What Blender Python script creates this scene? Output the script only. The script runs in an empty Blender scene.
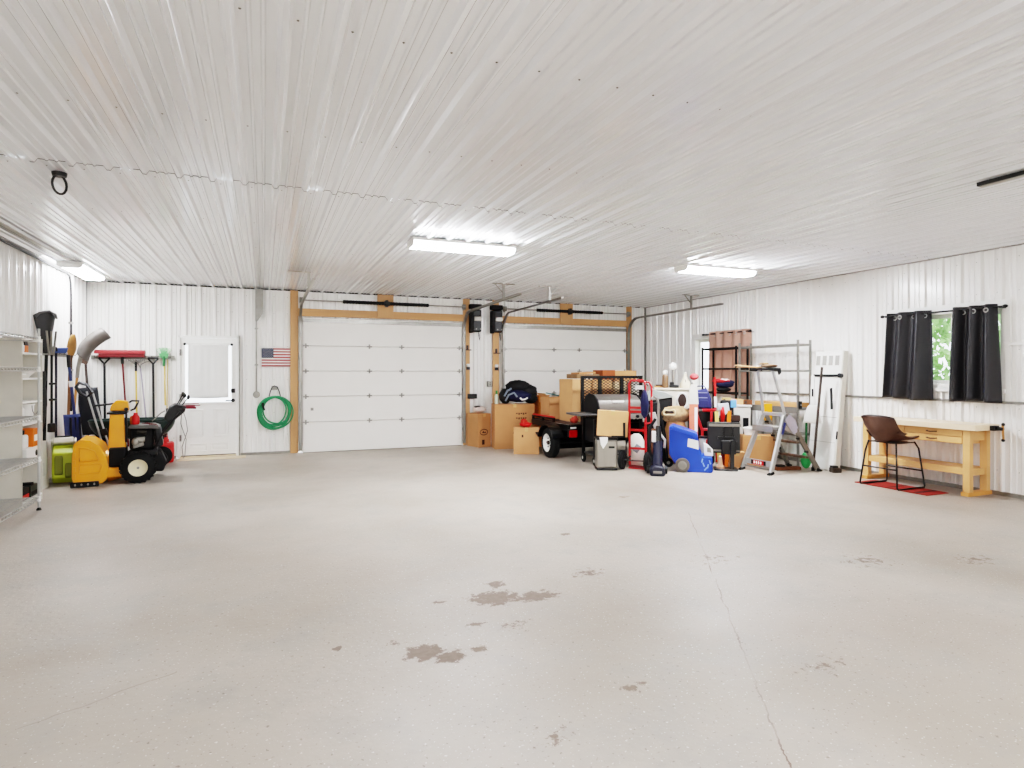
import bpy, bmesh, math, random
from mathutils import Vector, Matrix, Euler
random.seed(7)
R = math.radians; PI = math.pi; TAU = 2*math.pi
COL = bpy.context.scene.collection
# room: X to the right along the back wall, Y to the back wall, Z up; metres
XL, XR, YB, YF, H = -2.71, 8.20, 11.75, -6.0, 3.0
PITCH = 0.2286                                   # ribbed steel panel: major rib every 9 inches

# ------------------------------------------------------------------ materials
def lin(c):
    return tuple(((v/255)/12.92 if v/255 <= 0.04045 else ((v/255+0.055)/1.055)**2.4) for v in c)
MATS = {}
def mat(name, rgb, rough=0.5, metal=0.0, var=0.06, scale=9.0, bump=0.0, bscale=60.0, stretch=(1,1,1), emit=0.0, coat=0.0, alpha=1.0, trans=0.0):
    if name in MATS: return MATS[name]
    m = bpy.data.materials.new(name); m.use_nodes = True
    nt = m.node_tree; N = nt.nodes; L = nt.links
    b = N['Principled BSDF']
    b.inputs['Roughness'].default_value = rough; b.inputs['Metallic'].default_value = metal
    c = lin(rgb)
    if min(rgb) < 212 and not emit: c = tuple(v**1.38 for v in c)      # painted and printed colours sit lower than the bright whites
    tc = N.new('ShaderNodeTexCoord'); mp = N.new('ShaderNodeMapping'); mp.inputs['Scale'].default_value = stretch
    L.new(tc.outputs['Object'], mp.inputs['Vector'])
    n = N.new('ShaderNodeTexNoise'); n.inputs['Scale'].default_value = scale; n.inputs['Detail'].default_value = 4
    L.new(mp.outputs['Vector'], n.inputs['Vector'])
    r = N.new('ShaderNodeValToRGB')
    r.color_ramp.elements[0].position = 0.3; r.color_ramp.elements[1].position = 0.7
    r.color_ramp.elements[0].color = (*[v*(1-var) for v in c], 1)
    r.color_ramp.elements[1].color = (*[min(1, v*(1+var)) for v in c], 1)
    L.new(n.outputs['Fac'], r.inputs['Fac']); L.new(r.outputs['Color'], b.inputs['Base Color'])
    if bump:
        n2 = N.new('ShaderNodeTexNoise'); n2.inputs['Scale'].default_value = bscale
        L.new(mp.outputs['Vector'], n2.inputs['Vector'])
        bm_ = N.new('ShaderNodeBump'); bm_.inputs['Strength'].default_value = bump; bm_.inputs['Distance'].default_value = 0.01
        L.new(n2.outputs['Fac'], bm_.inputs['Height']); L.new(bm_.outputs['Normal'], b.inputs['Normal'])
    if emit:
        b.inputs['Emission Color'].default_value = (*c, 1); b.inputs['Emission Strength'].default_value = emit
    if coat: b.inputs['Coat Weight'].default_value = coat; b.inputs['Coat Roughness'].default_value = 0.12
    if alpha < 1: b.inputs['Alpha'].default_value = alpha
    if trans:                                     # thin cloth lets some light through
        t = N.new('ShaderNodeBsdfTranslucent'); t.inputs['Color'].default_value = (*c, 1)
        mx = N.new('ShaderNodeMixShader'); mx.inputs[0].default_value = trans
        L.new(b.outputs[0], mx.inputs[1]); L.new(t.outputs[0], mx.inputs[2]); L.new(mx.outputs[0], N['Material Output'].inputs[0])
    MATS[name] = m
    return m

steel   = mat('white_ribbed_steel', (240,238,233), 0.28, 0, 0.012, 3, coat=0.3)
ceilst  = mat('white_ceiling_steel', (234,236,239), 0.22, 0, 0.012, 3, coat=0.6)
screwm  = mat('screw_grey', (120,116,110), 0.4, 0.6)
gapm    = mat('dark_gap', (62,58,54), 0.9)
white   = mat('white_paint', (238,237,232), 0.4, 0, 0.02)
offwh   = mat('off_white', (222,219,210), 0.5, 0, 0.03)
gdoor   = mat('garage_door_white', (238,235,228), 0.45, 0, 0.02, 2)
galv    = mat('galvanised', (168,166,160), 0.38, 0.75, 0.12, 14)
chrome  = mat('chrome_wire', (206,206,204), 0.3, 0.6)
alu     = mat('aluminium', (196,196,194), 0.35, 0.6, 0.06)
dgrey   = mat('dark_grey_metal', (74,74,72), 0.45, 0.4)
black   = mat('black_plastic', (14,14,15), 0.42)
blackmt = mat('black_matte', (11,11,12), 0.75, 0, 0.15)
blackmet= mat('black_metal', (18,17,17), 0.42, 0.2)
rubber  = mat('tyre_rubber', (26,25,24), 0.85, 0, 0.2, 20, 0.3, 90)
pine    = mat('pine_wood', (211,172,130), 0.55, 0, 0.12, 5, 0.1, 40, (1,1,0.12))
pineH   = mat('pine_wood_long', (211,170,126), 0.55, 0, 0.14, 6, 0.1, 40, (0.12,1,1))
bench   = mat('bench_wood', (226,186,136), 0.45, 0, 0.10, 6, 0.05, 40, (1,0.12,1))
benchtop= mat('bench_top_wood', (240,222,196), 0.4, 0, 0.06, 6, 0.05, 40, (1,0.12,1))
cardb   = mat('cardboard', (209,167,126), 0.85, 0, 0.05, 5)
cardb2  = mat('cardboard_dark', (198,155,114), 0.85, 0, 0.06, 5)
cardb3  = mat('cardboard_pale', (217,178,136), 0.85, 0, 0.05, 5)
ink     = mat('dark_print', (92,62,40), 0.9)
yellow  = mat('yellow_enamel', (240,176,36), 0.35, 0, 0.04, 6, coat=0.3)
red     = mat('red_enamel', (196,30,38), 0.35, 0, 0.06, coat=0.2)
redpl   = mat('red_plastic', (214,44,36), 0.45)
maroon  = mat('maroon_plastic', (134,30,36), 0.5)
navy    = mat('navy_fabric', (40,44,92), 0.85, 0, 0.2, 14, 0.4, 30)
navypl  = mat('navy_plastic', (34,38,66), 0.4)
blue    = mat('blue_plastic', (42,96,198), 0.42, 0, 0.06)
bluegrey= mat('blue_shovel_plastic', (66,82,132), 0.5, 0, 0.1)
green   = mat('green_hose', (58,158,112), 0.4, 0, 0.12, 12)
dkgreen = mat('dark_green_plastic', (24,66,58), 0.4)
ltgreen = mat('pale_green_plastic', (132,190,140), 0.5)
lime    = mat('lime_plastic', (198,208,62), 0.45)
brown   = mat('brown_leather', (106,78,62), 0.62, 0, 0.08, 20, 0.15, 80)
darkbr  = mat('dark_brown', (72,48,34), 0.6, 0, 0.2)
rust    = mat('rusty_wood', (132,88,52), 0.8, 0, 0.25, 12)
woodh   = mat('tool_handle_wood', (196,150,92), 0.6, 0, 0.1, 5, 0, 40, (1,1,0.15))
paleyel = mat('pale_yellow', (226,200,128), 0.6)
tan     = mat('tan_cloth', (190,164,130), 0.9, 0, 0.35, 16, 0.5, 25)
browncu = mat('brown_curtain_cloth', (212,182,168), 0.85, 0, 0.05, 20, 0.1, 200, trans=0.35)
darkcu  = mat('charcoal_curtain_cloth', (62,60,64), 0.45, 0, 0.06, 20, 0.1, 200, trans=0.04)
whitecu = mat('white_curtain_cloth', (232,231,227), 0.9, 0, 0.02, 6, trans=0.2)
coral   = mat('coral_carton', (232,142,116), 0.7, 0, 0.08)
silver  = mat('brushed_steel', (176,172,164), 0.35, 0.6, 0.08, 8, 0, 40, (1,1,0.1))
cream   = mat('cream_wheel', (238,230,202), 0.45)
redmat  = mat('red_mat_cloth', (170,62,44), 0.9, 0, 0.25, 8)
orange  = mat('orange_plastic', (232,140,36), 0.5)
teal    = mat('teal_paper', (120,170,170), 0.8)
paper   = mat('white_paper', (240,239,234), 0.8, 0, 0.02)
globe   = mat('white_globe', (248,247,242), 0.3, 0, 0.01, emit=0.15)
clear   = mat('grey_translucent_lid', (170,174,168), 0.3, 0, 0.05)
leaf    = mat('leaf_green', (158,186,136), 0.6, 0, 0.4, 1.6, trans=0.3)
bark    = mat('bark', (86,68,52), 0.9, 0, 0.2)
grassm  = mat('lawn_green', (104,140,70), 0.9, 0, 0.2, 4)
concout = mat('tan_threshold', (222,208,184), 0.6)
def led(name, k):
    m = mat(name, (250,252,255), 0.5, 0, 0.0, emit=k)
    m.node_tree.nodes['Principled BSDF'].inputs['Emission Color'].default_value = (0.97, 0.995, 1.065, 1)
    return m
led_far, led_fill, led_dim = led('led_diffuser', 72.0), led('led_diffuser_fill', 42.0), led('led_diffuser_dim', 26.0)
flagred = mat('flag_red', (178,48,58), 0.7); flagwh = mat('flag_white', (236,234,228), 0.7); flagbl = mat('flag_blue', (56,62,96), 0.7)
lblred  = mat('label_red', (200,40,36), 0.5); lblblue = mat('label_blue', (70,84,150), 0.5)

def glass_mat():
    m = bpy.data.materials.new('window_glass'); m.use_nodes = True
    N = m.node_tree.nodes; L = m.node_tree.links
    N.remove(N['Principled BSDF'])
    t = N.new('ShaderNodeBsdfTransparent'); g = N.new('ShaderNodeBsdfGlossy'); g.inputs['Roughness'].default_value = 0.02
    mx = N.new('ShaderNodeMixShader'); mx.inputs[0].default_value = 0.06; L.new(t.outputs[0], mx.inputs[1]); L.new(g.outputs[0], mx.inputs[2])
    L.new(mx.outputs[0], N['Material Output'].inputs[0])
    return m
glass = glass_mat()

def floor_mat():
    m = bpy.data.materials.new('painted_concrete'); m.use_nodes = True
    nt = m.node_tree; N = nt.nodes; L = nt.links; b = N['Principled BSDF']
    tc = N.new('ShaderNodeTexCoord'); P = tc.outputs['Object']
    def noise(scale, detail=4, rough=0.5):
        n = N.new('ShaderNodeTexNoise'); n.inputs['Scale'].default_value = scale; n.inputs['Detail'].default_value = detail; n.inputs['Roughness'].default_value = rough
        L.new(P, n.inputs['Vector']); return n.outputs['Fac']
    def math_(op, a, c=None, clamp=False):
        x = N.new('ShaderNodeMath'); x.operation = op; x.use_clamp = clamp
        for i, v in enumerate((a, c)):
            if v is None: continue
            if isinstance(v, (int, float)): x.inputs[i].default_value = v
            else: L.new(v, x.inputs[i])
        return x.outputs[0]
    def ramp(f, p0, p1):
        x = N.new('ShaderNodeMapRange'); x.inputs[1].default_value = p0; x.inputs[2].default_value = p1; x.clamp = True
        L.new(f, x.inputs[0]); return x.outputs[0]
    def mix(f, a, c):
        x = N.new('ShaderNodeMix'); x.data_type = 'RGBA'
        L.new(f, x.inputs[0])
        for i, v in ((6, a), (7, c)):
            if isinstance(v, tuple): x.inputs[i].default_value = (*v, 1)
            else: L.new(v, x.inputs[i])
        return x.outputs[2]
    col = mix(ramp(noise(0.55, 5), 0.3, 0.7), lin((148,137,123)), lin((184,175,163)))
    col = mix(math_('MULTIPLY', ramp(noise(2.2, 6, 0.65), 0.48, 0.72), 0.6), col, lin((140,137,130)))
    col = mix(math_('MULTIPLY', ramp(noise(0.3, 2), 0.5, 0.62), 0.35), col, lin((154,140,127)))
    # fine white and dark flecks
    col = mix(math_('MULTIPLY', ramp(noise(70, 1), 0.68, 0.74), 0.7), col, lin((222,218,210)))
    col = mix(math_('MULTIPLY', ramp(noise(48, 2), 0.66, 0.72), 0.7), col, lin((104,92,82)))
    sep = N.new('ShaderNodeSeparateXYZ'); L.new(P, sep.inputs[0]); X, Y = sep.outputs[0], sep.outputs[1]
    grit = noise(16, 7, 0.75)
    # worn spots where paint has flaked off
    mask = None
    for (cx, cy, rx, ry, k) in ((1.40,3.70,0.20,0.15,0.66),(1.66,3.62,0.20,0.12,0.62),(1.50,3.92,0.12,0.10,0.50),(0.79,3.12,0.11,0.10,0.72),(0.90,3.02,0.10,0.07,0.70),
                                (1.06,3.05,0.10,0.06,0.52),(1.04,3.76,0.06,0.045,0.55),(1.15,3.35,0.10,0.06,0.46),(1.35,3.25,0.35,0.25,0.30),(0.36,3.34,0.045,0.035,0.6),
                                (1.6,2.4,0.35,0.15,0.29),(2.55,4.9,0.10,0.07,0.5),(3.3,3.8,0.6,0.4,0.28),(4.4,3.3,0.7,0.5,0.29),(2.2,3.9,0.35,0.25,0.36),(2.6,2.2,0.5,0.3,0.29),(1.1,2.2,0.4,0.25,0.27),(3.95,6.1,0.12,0.08,0.5),(0.65,3.28,0.10,0.06,0.45),(5.2,3.0,0.5,0.3,0.33)):
        dx = math_('DIVIDE', math_('SUBTRACT', X, cx), rx); dy = math_('DIVIDE', math_('SUBTRACT', Y, cy), ry)
        d = math_('SQRT', math_('ADD', math_('MULTIPLY', dx, dx), math_('MULTIPLY', dy, dy)))
        v = math_('SUBTRACT', math_('SUBTRACT', 1.0 + 0.0, math_('MULTIPLY', d, 0.5)), 1.0 - k)     # k at the centre, falling outwards
        mask = v if mask is None else math_('MAXIMUM', mask, v)
    chip = ramp(math_('ADD', mask, math_('MULTIPLY', math_('SUBTRACT', grit, 0.5), 1.5)), 0.24, 0.32)
    chip = math_('MULTIPLY', chip, ramp(mask, 0.0, 0.05))
    col = mix(math_('MULTIPLY', chip, 0.9), col, mix(noise(30), lin((98,84,72)), lin((132,116,103))))
    # hairline crack wandering across the slab
    q = math_('ADD', 0.688, math_('MULTIPLY', Y, 0.67))
    q = math_('ADD', q, math_('MULTIPLY', math_('SUBTRACT', noise(4, 5, 0.7), 0.5), 0.10))
    dist = math_('ABSOLUTE', math_('SUBTRACT', X, q))
    crack = math_('MULTIPLY', math_('LESS_THAN', dist, 0.0045), math_('LESS_THAN', Y, 5.2))
    col = mix(math_('MULTIPLY', crack, ramp(noise(3), 0.35, 0.6)), col, lin((112,94,82)))
    d2 = math_('ABSOLUTE', math_('SUBTRACT', math_('SUBTRACT', Y, math_('MULTIPLY', X, 0.55)), math_('ADD', 3.61, math_('MULTIPLY', math_('SUBTRACT', noise(5), 0.5), 0.08))))
    c2 = math_('MULTIPLY', math_('LESS_THAN', d2, 0.005), math_('MULTIPLY', math_('LESS_THAN', X, -0.4), math_('GREATER_THAN', X, -0.95)))
    col = mix(math_('MULTIPLY', c2, 0.5), col, lin((122,112,102)))
    L.new(col, b.inputs['Base Color'])
    L.new(math_('ADD', math_('MULTIPLY', noise(3, 5), 0.25), math_('ADD', 0.36, math_('MULTIPLY', chip, 0.3))), b.inputs['Roughness'])
    bp = N.new('ShaderNodeBump'); bp.inputs['Strength'].default_value = 0.22; bp.inputs['Distance'].default_value = 0.01
    L.new(math_('SUBTRACT', noise(26, 4), math_('MULTIPLY', chip, 0.5)), bp.inputs['Height']); L.new(bp.outputs['Normal'], b.inputs['Normal'])
    return m

# ------------------------------------------------------------------ mesh builder
class M:
    def __init__(s): s.v = []; s.f = []; s.mi = []; s.cur = 0; s.xf = None
    def mtl(s, i): s.cur = i; return s
    def add(s, vs, fs):
        o = len(s.v)
        s.v += [tuple(s.xf @ Vector(p)) if s.xf else tuple(p) for p in vs]
        s.f += [tuple(i+o for i in f) for f in fs]; s.mi += [s.cur]*len(fs)
        return s
    def bx(s, x0, x1, y0, y1, z0, z1):
        return s.add([(x0,y0,z0),(x1,y0,z0),(x1,y1,z0),(x0,y1,z0),(x0,y0,z1),(x1,y0,z1),(x1,y1,z1),(x0,y1,z1)],
                     [(3,2,1,0),(4,5,6,7),(0,1,5,4),(1,2,6,5),(2,3,7,6),(3,0,4,7)])
    def box(s, c, d, rot=(0,0,0)):
        mt = Matrix.Translation(c) @ Euler([R(a) for a in rot]).to_matrix().to_4x4()
        vs = [mt @ Vector((sx*d[0]/2, sy*d[1]/2, sz*d[2]/2)) for sz in (-1,1) for sx, sy in ((-1,-1),(1,-1),(1,1),(-1,1))]
        return s.add(vs, [(3,2,1,0),(4,5,6,7),(0,1,5,4),(1,2,6,5),(2,3,7,6),(3,0,4,7)])
    def bar(s, p0, p1, w, h):                     # square bar between two points
        p0, p1 = Vector(p0), Vector(p1); d = (p1-p0).normalized()
        up = Vector((0,0,1)) if abs(d.z) < 0.95 else Vector((0,1,0))
        a = d.cross(up).normalized(); b = a.cross(d).normalized()
        vs = [p + a*sx*w/2 + b*sy*h/2 for p in (p0,p1) for sx, sy in ((-1,-1),(1,-1),(1,1),(-1,1))]
        return s.add(vs, [(3,2,1,0),(4,5,6,7),(0,1,5,4),(1,2,6,5),(2,3,7,6),(3,0,4,7)])
    def tube(s, pts, r, n=8, closed=False):
        pts = [Vector(p) for p in pts]; k = len(pts); rr = r if isinstance(r, (list, tuple)) else [r]*k
        vs = []; ref = None
        for i, p in enumerate(pts):
            a = pts[(i-1) % k] if (closed or i > 0) else p; b = pts[(i+1) % k] if (closed or i < k-1) else p
            t = (b-a).normalized()
            if ref is None: ref = Vector((0,0,1)) if abs(t.z) < 0.9 else Vector((0,1,0))
            u = t.cross(ref); u = u.normalized() if u.length > 1e-6 else t.orthogonal().normalized()
            w = u.cross(t).normalized(); ref = w
            vs += [p + (u*math.cos(TAU*j/n) + w*math.sin(TAU*j/n))*rr[i] for j in range(n)]
        fs = [(i*n+j, i*n+(j+1) % n, ((i+1) % k)*n+(j+1) % n, ((i+1) % k)*n+j) for i in range(k if closed else k-1) for j in range(n)]
        if not closed: fs += [tuple(range(n))[::-1], tuple((k-1)*n+j for j in range(n))]
        return s.add(vs, fs)
    def cyl(s, p0, p1, r0, r1=None, n=16): return s.tube([p0, p1], [r0, r0 if r1 is None else r1], n)
    def lathe(s, prof, c=(0,0,0), axis='z', n=20, cap=True):
        vs = []
        for (r, h) in prof:
            for j in range(n):
                a = TAU*j/n; q = (r*math.cos(a), r*math.sin(a), h)
                q = q if axis == 'z' else ((q[0], q[2], q[1]) if axis == 'y' else (q[2], q[0], q[1]))
                vs.append((q[0]+c[0], q[1]+c[1], q[2]+c[2]))
        k = len(prof)
        fs = [(i*n+j, i*n+(j+1) % n, (i+1)*n+(j+1) % n, (i+1)*n+j) for i in range(k-1) for j in range(n)]
        if cap: fs += [tuple(range(n))[::-1], tuple((k-1)*n+j for j in range(n))]
        return s.add(vs, fs)
    def prism(s, poly, plane, a, b):              # 2-D outline pushed from a to b along the third axis
        def q(p, t): return {'xz': (p[0], t, p[1]), 'yz': (t, p[0], p[1]), 'xy': (p[0], p[1], t)}[plane]
        n = len(poly)
        return s.add([q(p, a) for p in poly] + [q(p, b) for p in poly],
                     [tuple(range(n))[::-1], tuple(range(n, 2*n))] + [(i, (i+1) % n, n+(i+1) % n, n+i) for i in range(n)])
    def ell(s, c, rad, n=14, m=9, wob=0.0, seed=1):
        rg = random.Random(seed); vs = []
        for i in range(1, m):
            for j in range(n):
                k = 1 + rg.uniform(-wob, wob); ph = PI*i/m; a = TAU*j/n
                vs.append((c[0]+rad[0]*math.sin(ph)*math.cos(a)*k, c[1]+rad[1]*math.sin(ph)*math.sin(a)*k, c[2]+rad[2]*math.cos(ph)*k))
        t = len(vs); vs += [(c[0],c[1],c[2]+rad[2]), (c[0],c[1],c[2]-rad[2])]
        fs = [(i*n+j, (i+1)*n+j, (i+1)*n+(j+1) % n, i*n+(j+1) % n) for i in range(m-2) for j in range(n)]
        fs += [(t, j, (j+1) % n) for j in range(n)] + [(t+1, (m-2)*n+(j+1) % n, (m-2)*n+j) for j in range(n)]
        return s.add(vs, fs)
    def sheet(s, fn, nu, nv):
        vs = [fn(i/nu, j/nv) for j in range(nv+1) for i in range(nu+1)]
        return s.add(vs, [(j*(nu+1)+i, j*(nu+1)+i+1, (j+1)*(nu+1)+i+1, (j+1)*(nu+1)+i) for j in range(nv) for i in range(nu)])
    def wheel(s, c, R_, w, axis='x', hub=0.5):    # a rounded tyre ring (open centre)
        prof = []
        for i in range(13):
            a = PI*i/12; prof.append((R_*hub + (R_-R_*hub)*min(1, math.sin(a)*1.25), -w/2*math.cos(a)))
        return s.lathe([(R_*hub*0.98, -w/2*0.9)] + prof + [(R_*hub*0.98, w/2*0.9), (R_*hub*0.98, -w/2*0.9)], c, axis, 28, False)
    def build(s, name, m, parent=None, bevel=0.0, smooth=35, solid=0.0, loc=None, rz=0.0, subsurf=0):
        me = bpy.data.meshes.new(name); me.from_pydata(s.v, [], s.f); me.update()
        ml = m if isinstance(m, (list, tuple)) else [m]
        for x in ml: me.materials.append(x)
        if len(ml) > 1: me.polygons.foreach_set('material_index', s.mi)
        if not getattr(s, 'raw', False):
            bm = bmesh.new(); bm.from_mesh(me); bmesh.ops.recalc_face_normals(bm, faces=bm.faces); bm.to_mesh(me); bm.free()
        if smooth:
            me.shade_smooth(); me.set_sharp_from_angle(angle=R(smooth))
        o = bpy.data.objects.new(name, me); COL.objects.link(o)
        if parent is not None: o.parent = parent
        if loc is not None: o.location = loc
        if rz: o.rotation_euler = (0, 0, R(rz))
        if solid:
            q = o.modifiers.new('thickness', 'SOLIDIFY'); q.thickness = solid; q.offset = 0
        if bevel:
            q = o.modifiers.new('bevel', 'BEVEL'); q.width = bevel; q.segments = 2; q.limit_method = 'ANGLE'; q.angle_limit = R(40)
        if subsurf:
            q = o.modifiers.new('sub', 'SUBSURF'); q.levels = subsurf; q.render_levels = subsurf
        return o

def tag(o, label=None, cat=None, group=None, kind=None):
    if label: o['label'] = label
    if cat: o['category'] = cat
    if group: o['group'] = group
    if kind: o['kind'] = kind
    return o
def thing(name, label, cat, loc=(0,0,0), rz=0.0, group=None, kind=None):
    o = bpy.data.objects.new(name, None); COL.objects.link(o); o.empty_display_size = 0.1
    o.location = loc; o.rotation_euler = (0, 0, R(rz))
    return tag(o, label, cat, group, kind)
def struct(o): o['kind'] = 'structure'; return o
def dup(root, loc, rz=None, label=None):
    def cp(o, par):
        c = o.copy(); COL.objects.link(c)
        if par is not None: c.parent = par
        for ch in [x for x in COL.objects if x.parent == o]: cp(ch, c)
        return c
    r = cp(root, None); r.location = loc
    if rz is not None: r.rotation_euler = (0, 0, R(rz))
    if label: r['label'] = label
    return r
def arc(c, r, a0, a1, n, plane='xz', y=0.0):
    out = []
    for i in range(n+1):
        a = R(a0 + (a1-a0)*i/n); p, q = c[0]+r*math.cos(a), c[1]+r*math.sin(a)
        out.append((p, y, q) if plane == 'xz' else ((y, p, q) if plane == 'yz' else (p, q, y)))
    return out

# ------------------------------------------------------------------ ribbed steel panels
PROF = [(0.0,0),(0.019,0.028),(0.043,0.028),(0.062,0),(0.100,0),(0.108,0.009),(0.118,0.009),(0.126,0),(0.158,0),(0.166,0.009),(0.176,0.009),(0.184,0)]
def prof_list(s0, s1, phase, extra=()):
    pts = []
    k = math.floor((s0-phase)/PITCH) - 1
    while phase + k*PITCH < s1 + PITCH:
        pts += [(phase + k*PITCH + a, h) for a, h in PROF]; k += 1
    def hgt(x):
        for (a, ha), (b, hb) in zip(pts, pts[1:]):
            if a <= x <= b: return ha + (hb-ha)*((x-a)/(b-a) if b > a else 0)
        return 0
    out = [(x, h) for x, h in pts if s0 < x < s1] + [(x, hgt(x)) for x in (s0, s1, *extra)]
    return sorted(set(out))
def ribbed(m, s0, s1, t0, t1, pos, phase=0.0, holes=()):
    """pos(s, t, h) -> world point; ribs run along t; holes = (sa, sb, ta, tb)"""
    ex = [e for hl in holes for e in hl[:2]]
    P = prof_list(s0, s1, phase, ex)
    for (a, ha), (b, hb) in zip(P, P[1:]):
        if b - a < 1e-6: continue
        segs = [(t0, t1)]
        for (sa, sb, ta, tb) in holes:
            if a >= sa-1e-6 and b <= sb+1e-6:
                segs = [q for (u, v) in segs for q in ((u, min(v, ta)), (max(u, tb), v)) if q[1]-q[0] > 1e-6]
        for (u, v) in segs:
            m.add([pos(a,u,ha), pos(b,u,hb), pos(b,v,hb), pos(a,v,ha)], [(0,1,2,3)])
def screws(m, s0, s1, rows, pos, phase, every=PITCH, r=0.007, off=0.081, holes=()):
    x = phase + math.ceil((s0-phase)/every)*every + off
    while x < s1:
        for t in rows:
            if any(a < x < b and c < t < d for a, b, c, d in holes): continue
            n = 6
            m.add([pos(x+r*math.cos(TAU*j/n), t+r*math.sin(TAU*j/n), 0.004) for j in range(n)] + [pos(x, t, 0.009)], [(j, (j+1) % n, n) for j in range(n)])
        x += every

# ------------------------------------------------------------------ the room
fm = floor_mat()
m = M(); m.bx(XL-0.3, XR+0.3, YF-0.3, YB+0.3, -0.15, 0.0); struct(m.build('floor', fm, smooth=0))

SEAM = 5.22
m = M(); m.raw = True
ceil_pos = lambda s, t, h: (s, t, H - h)
ceil_pos2 = lambda s, t, h: (s, t, H - h - 0.004)
CPH = XL + 0.02
ribbed(m, XL-0.04, XR+0.04, YF-0.05, SEAM+0.02, ceil_pos, CPH)
ribbed(m, XL-0.04, XR+0.04, SEAM, YB+0.05, ceil_pos2, CPH)
m.mtl(1)
P = prof_list(XL-0.04, XR+0.04, CPH)
for i, ((a, ha), (b, hb)) in enumerate(zip(P, P[1:])):            # shadow line of the lapped sheets
    if (i//7) % 5 == 3: continue
    m.add([(a,SEAM-0.001,H-ha+0.001),(b,SEAM-0.001,H-hb+0.001),(b,SEAM-0.001,H-hb-0.0045),(a,SEAM-0.001,H-ha-0.0045)], [(0,1,2,3)])
m.mtl(2)
screws(m, XL, XR, [1.45, 2.74, 4.03], ceil_pos, CPH)
screws(m, XL, XR, [5.34, 6.6, 7.9, 9.2, 10.5, 11.55], ceil_pos2, CPH)
struct(m.build('ceiling', [ceilst, gapm, screwm], smooth=0))

DOOR1 = (-1.33, -0.46, 0.0, 2.08)
back_pos = lambda s, t, h: (s, YB - h, t)
m = M(); m.raw = True
ribbed(m, XL, XR, 0.02, H-0.031, back_pos, XL+0.05, [DOOR1])
m.mtl(1); screws(m, XL, XR, [0.35, 0.75, 1.35, 1.95, 2.55, 2.85], back_pos, XL+0.05, r=0.005, holes=[DOOR1])
struct(m.build('wall_back', [steel, screwm], smooth=0))
WIN1 = (4.38, 5.80, 1.28, 2.28); WIN2 = (8.45, 10.0, 1.06, 2.18)
right_pos = lambda s, t, h: (XR - h, s, t)
m = M(); m.raw = True
ribbed(m, YF, YB, 0.02, H-0.012, right_pos, 0.06, [WIN1, WIN2])
m.mtl(1); screws(m, YF, YB, [0.3, 0.8, 1.05, 1.75, 2.45, 2.85], right_pos, 0.06, r=0.005, holes=[WIN1, WIN2])
struct(m.build('wall_right', [steel, screwm], smooth=0))
left_pos = lambda s, t, h: (XL + h, s, t)
m = M(); m.raw = True
ribbed(m, YF, YB, 0.02, H-0.012, left_pos, 0.0)
m.mtl(1); screws(m, YF, YB, [0.3, 1.05, 1.75, 2.45], left_pos, 0.0, r=0.005)
struct(m.build('wall_left', [steel, screwm], smooth=0))
m = M(); m.raw = True
ribbed(m, XL, XR, 0.02, H-0.012, lambda s, t, h: (s, YF + h, t), 0.0)
struct(m.build('wall_front', steel, smooth=0))
# base angles, corner angles, dark joints
def slab(name, dims, mt, bev=0.002):
    return struct(M().bx(*dims).build(name, mt, bevel=bev))
slab('baseboard_back', (XL, -1.40, YB-0.03, YB+0.01, 0, 0.045), galv)
slab('baseboard_back.001', (-0.39, 0.44, YB-0.03, YB+0.01, 0, 0.045), galv)
slab('baseboard_right', (XR-0.03, XR+0.01, YF, YB, 0, 0.05), galv)
slab('baseboard_left', (XL-0.01, XL+0.03, YF, YB, 0, 0.045), galv)
slab('trim_1', (XL-0.01, XR+0.01, YB+0.025, YB+0.05, H-0.12, H+0.03), gapm, 0)         # dark joint above the back wall
slab('trim_2', (XR-0.035, XR+0.03, YF, YB, H-0.030, H-0.018), galv, 0)                   # angle along the right wall head
slab('trim_3', (XL, XL+0.035, YF, YB, H-0.045, H-0.022), galv, 0)
slab('trim_4', (XL, XL+0.03, YB-0.035, YB, 0.05, H-0.022), galv, 0)                      # back left corner angle
slab('trim_5', (XR-0.03, XR, YB-0.035, YB, 0.05, H-0.022), galv, 0)
slab('trim_6', (XR-0.038, XR-0.006, YF, 8.3, 1.105, 1.135), galv)                        # lap strip along the right wall
slab('trim_7', (XR-0.05, XR-0.006, 2.6, 4.40, 1.80, 1.835), white)

# timber round the two garage doors
posts = [(0.44, 0.575, 0.0, 2.978), (3.745, 3.885, 0.0, 2.978), (4.39, 4.525, 0.0, 2.978), (7.655, 7.785, 0.0, 2.978)]
n = 8
for x0, x1, z0, z1 in posts:
    slab(f'trim_{n}', (x0, x1, YB-0.065, YB-0.022, z0, z1), pine, 0.004); n += 1
for x0, x1 in ((0.578, 3.742), (4.528, 7.652)):
    slab(f'trim_{n}', (x0, x1, YB-0.065, YB-0.022, 2.515, 2.655), pineH, 0.004); n += 1
for x0, x1 in ((2.01, 2.32), (5.94, 6.25)):
    slab(f'trim_{n}', (x0, x1, YB-0.090, YB-0.066, 2.53, 2.975), pine, 0.004); n += 1

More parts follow.
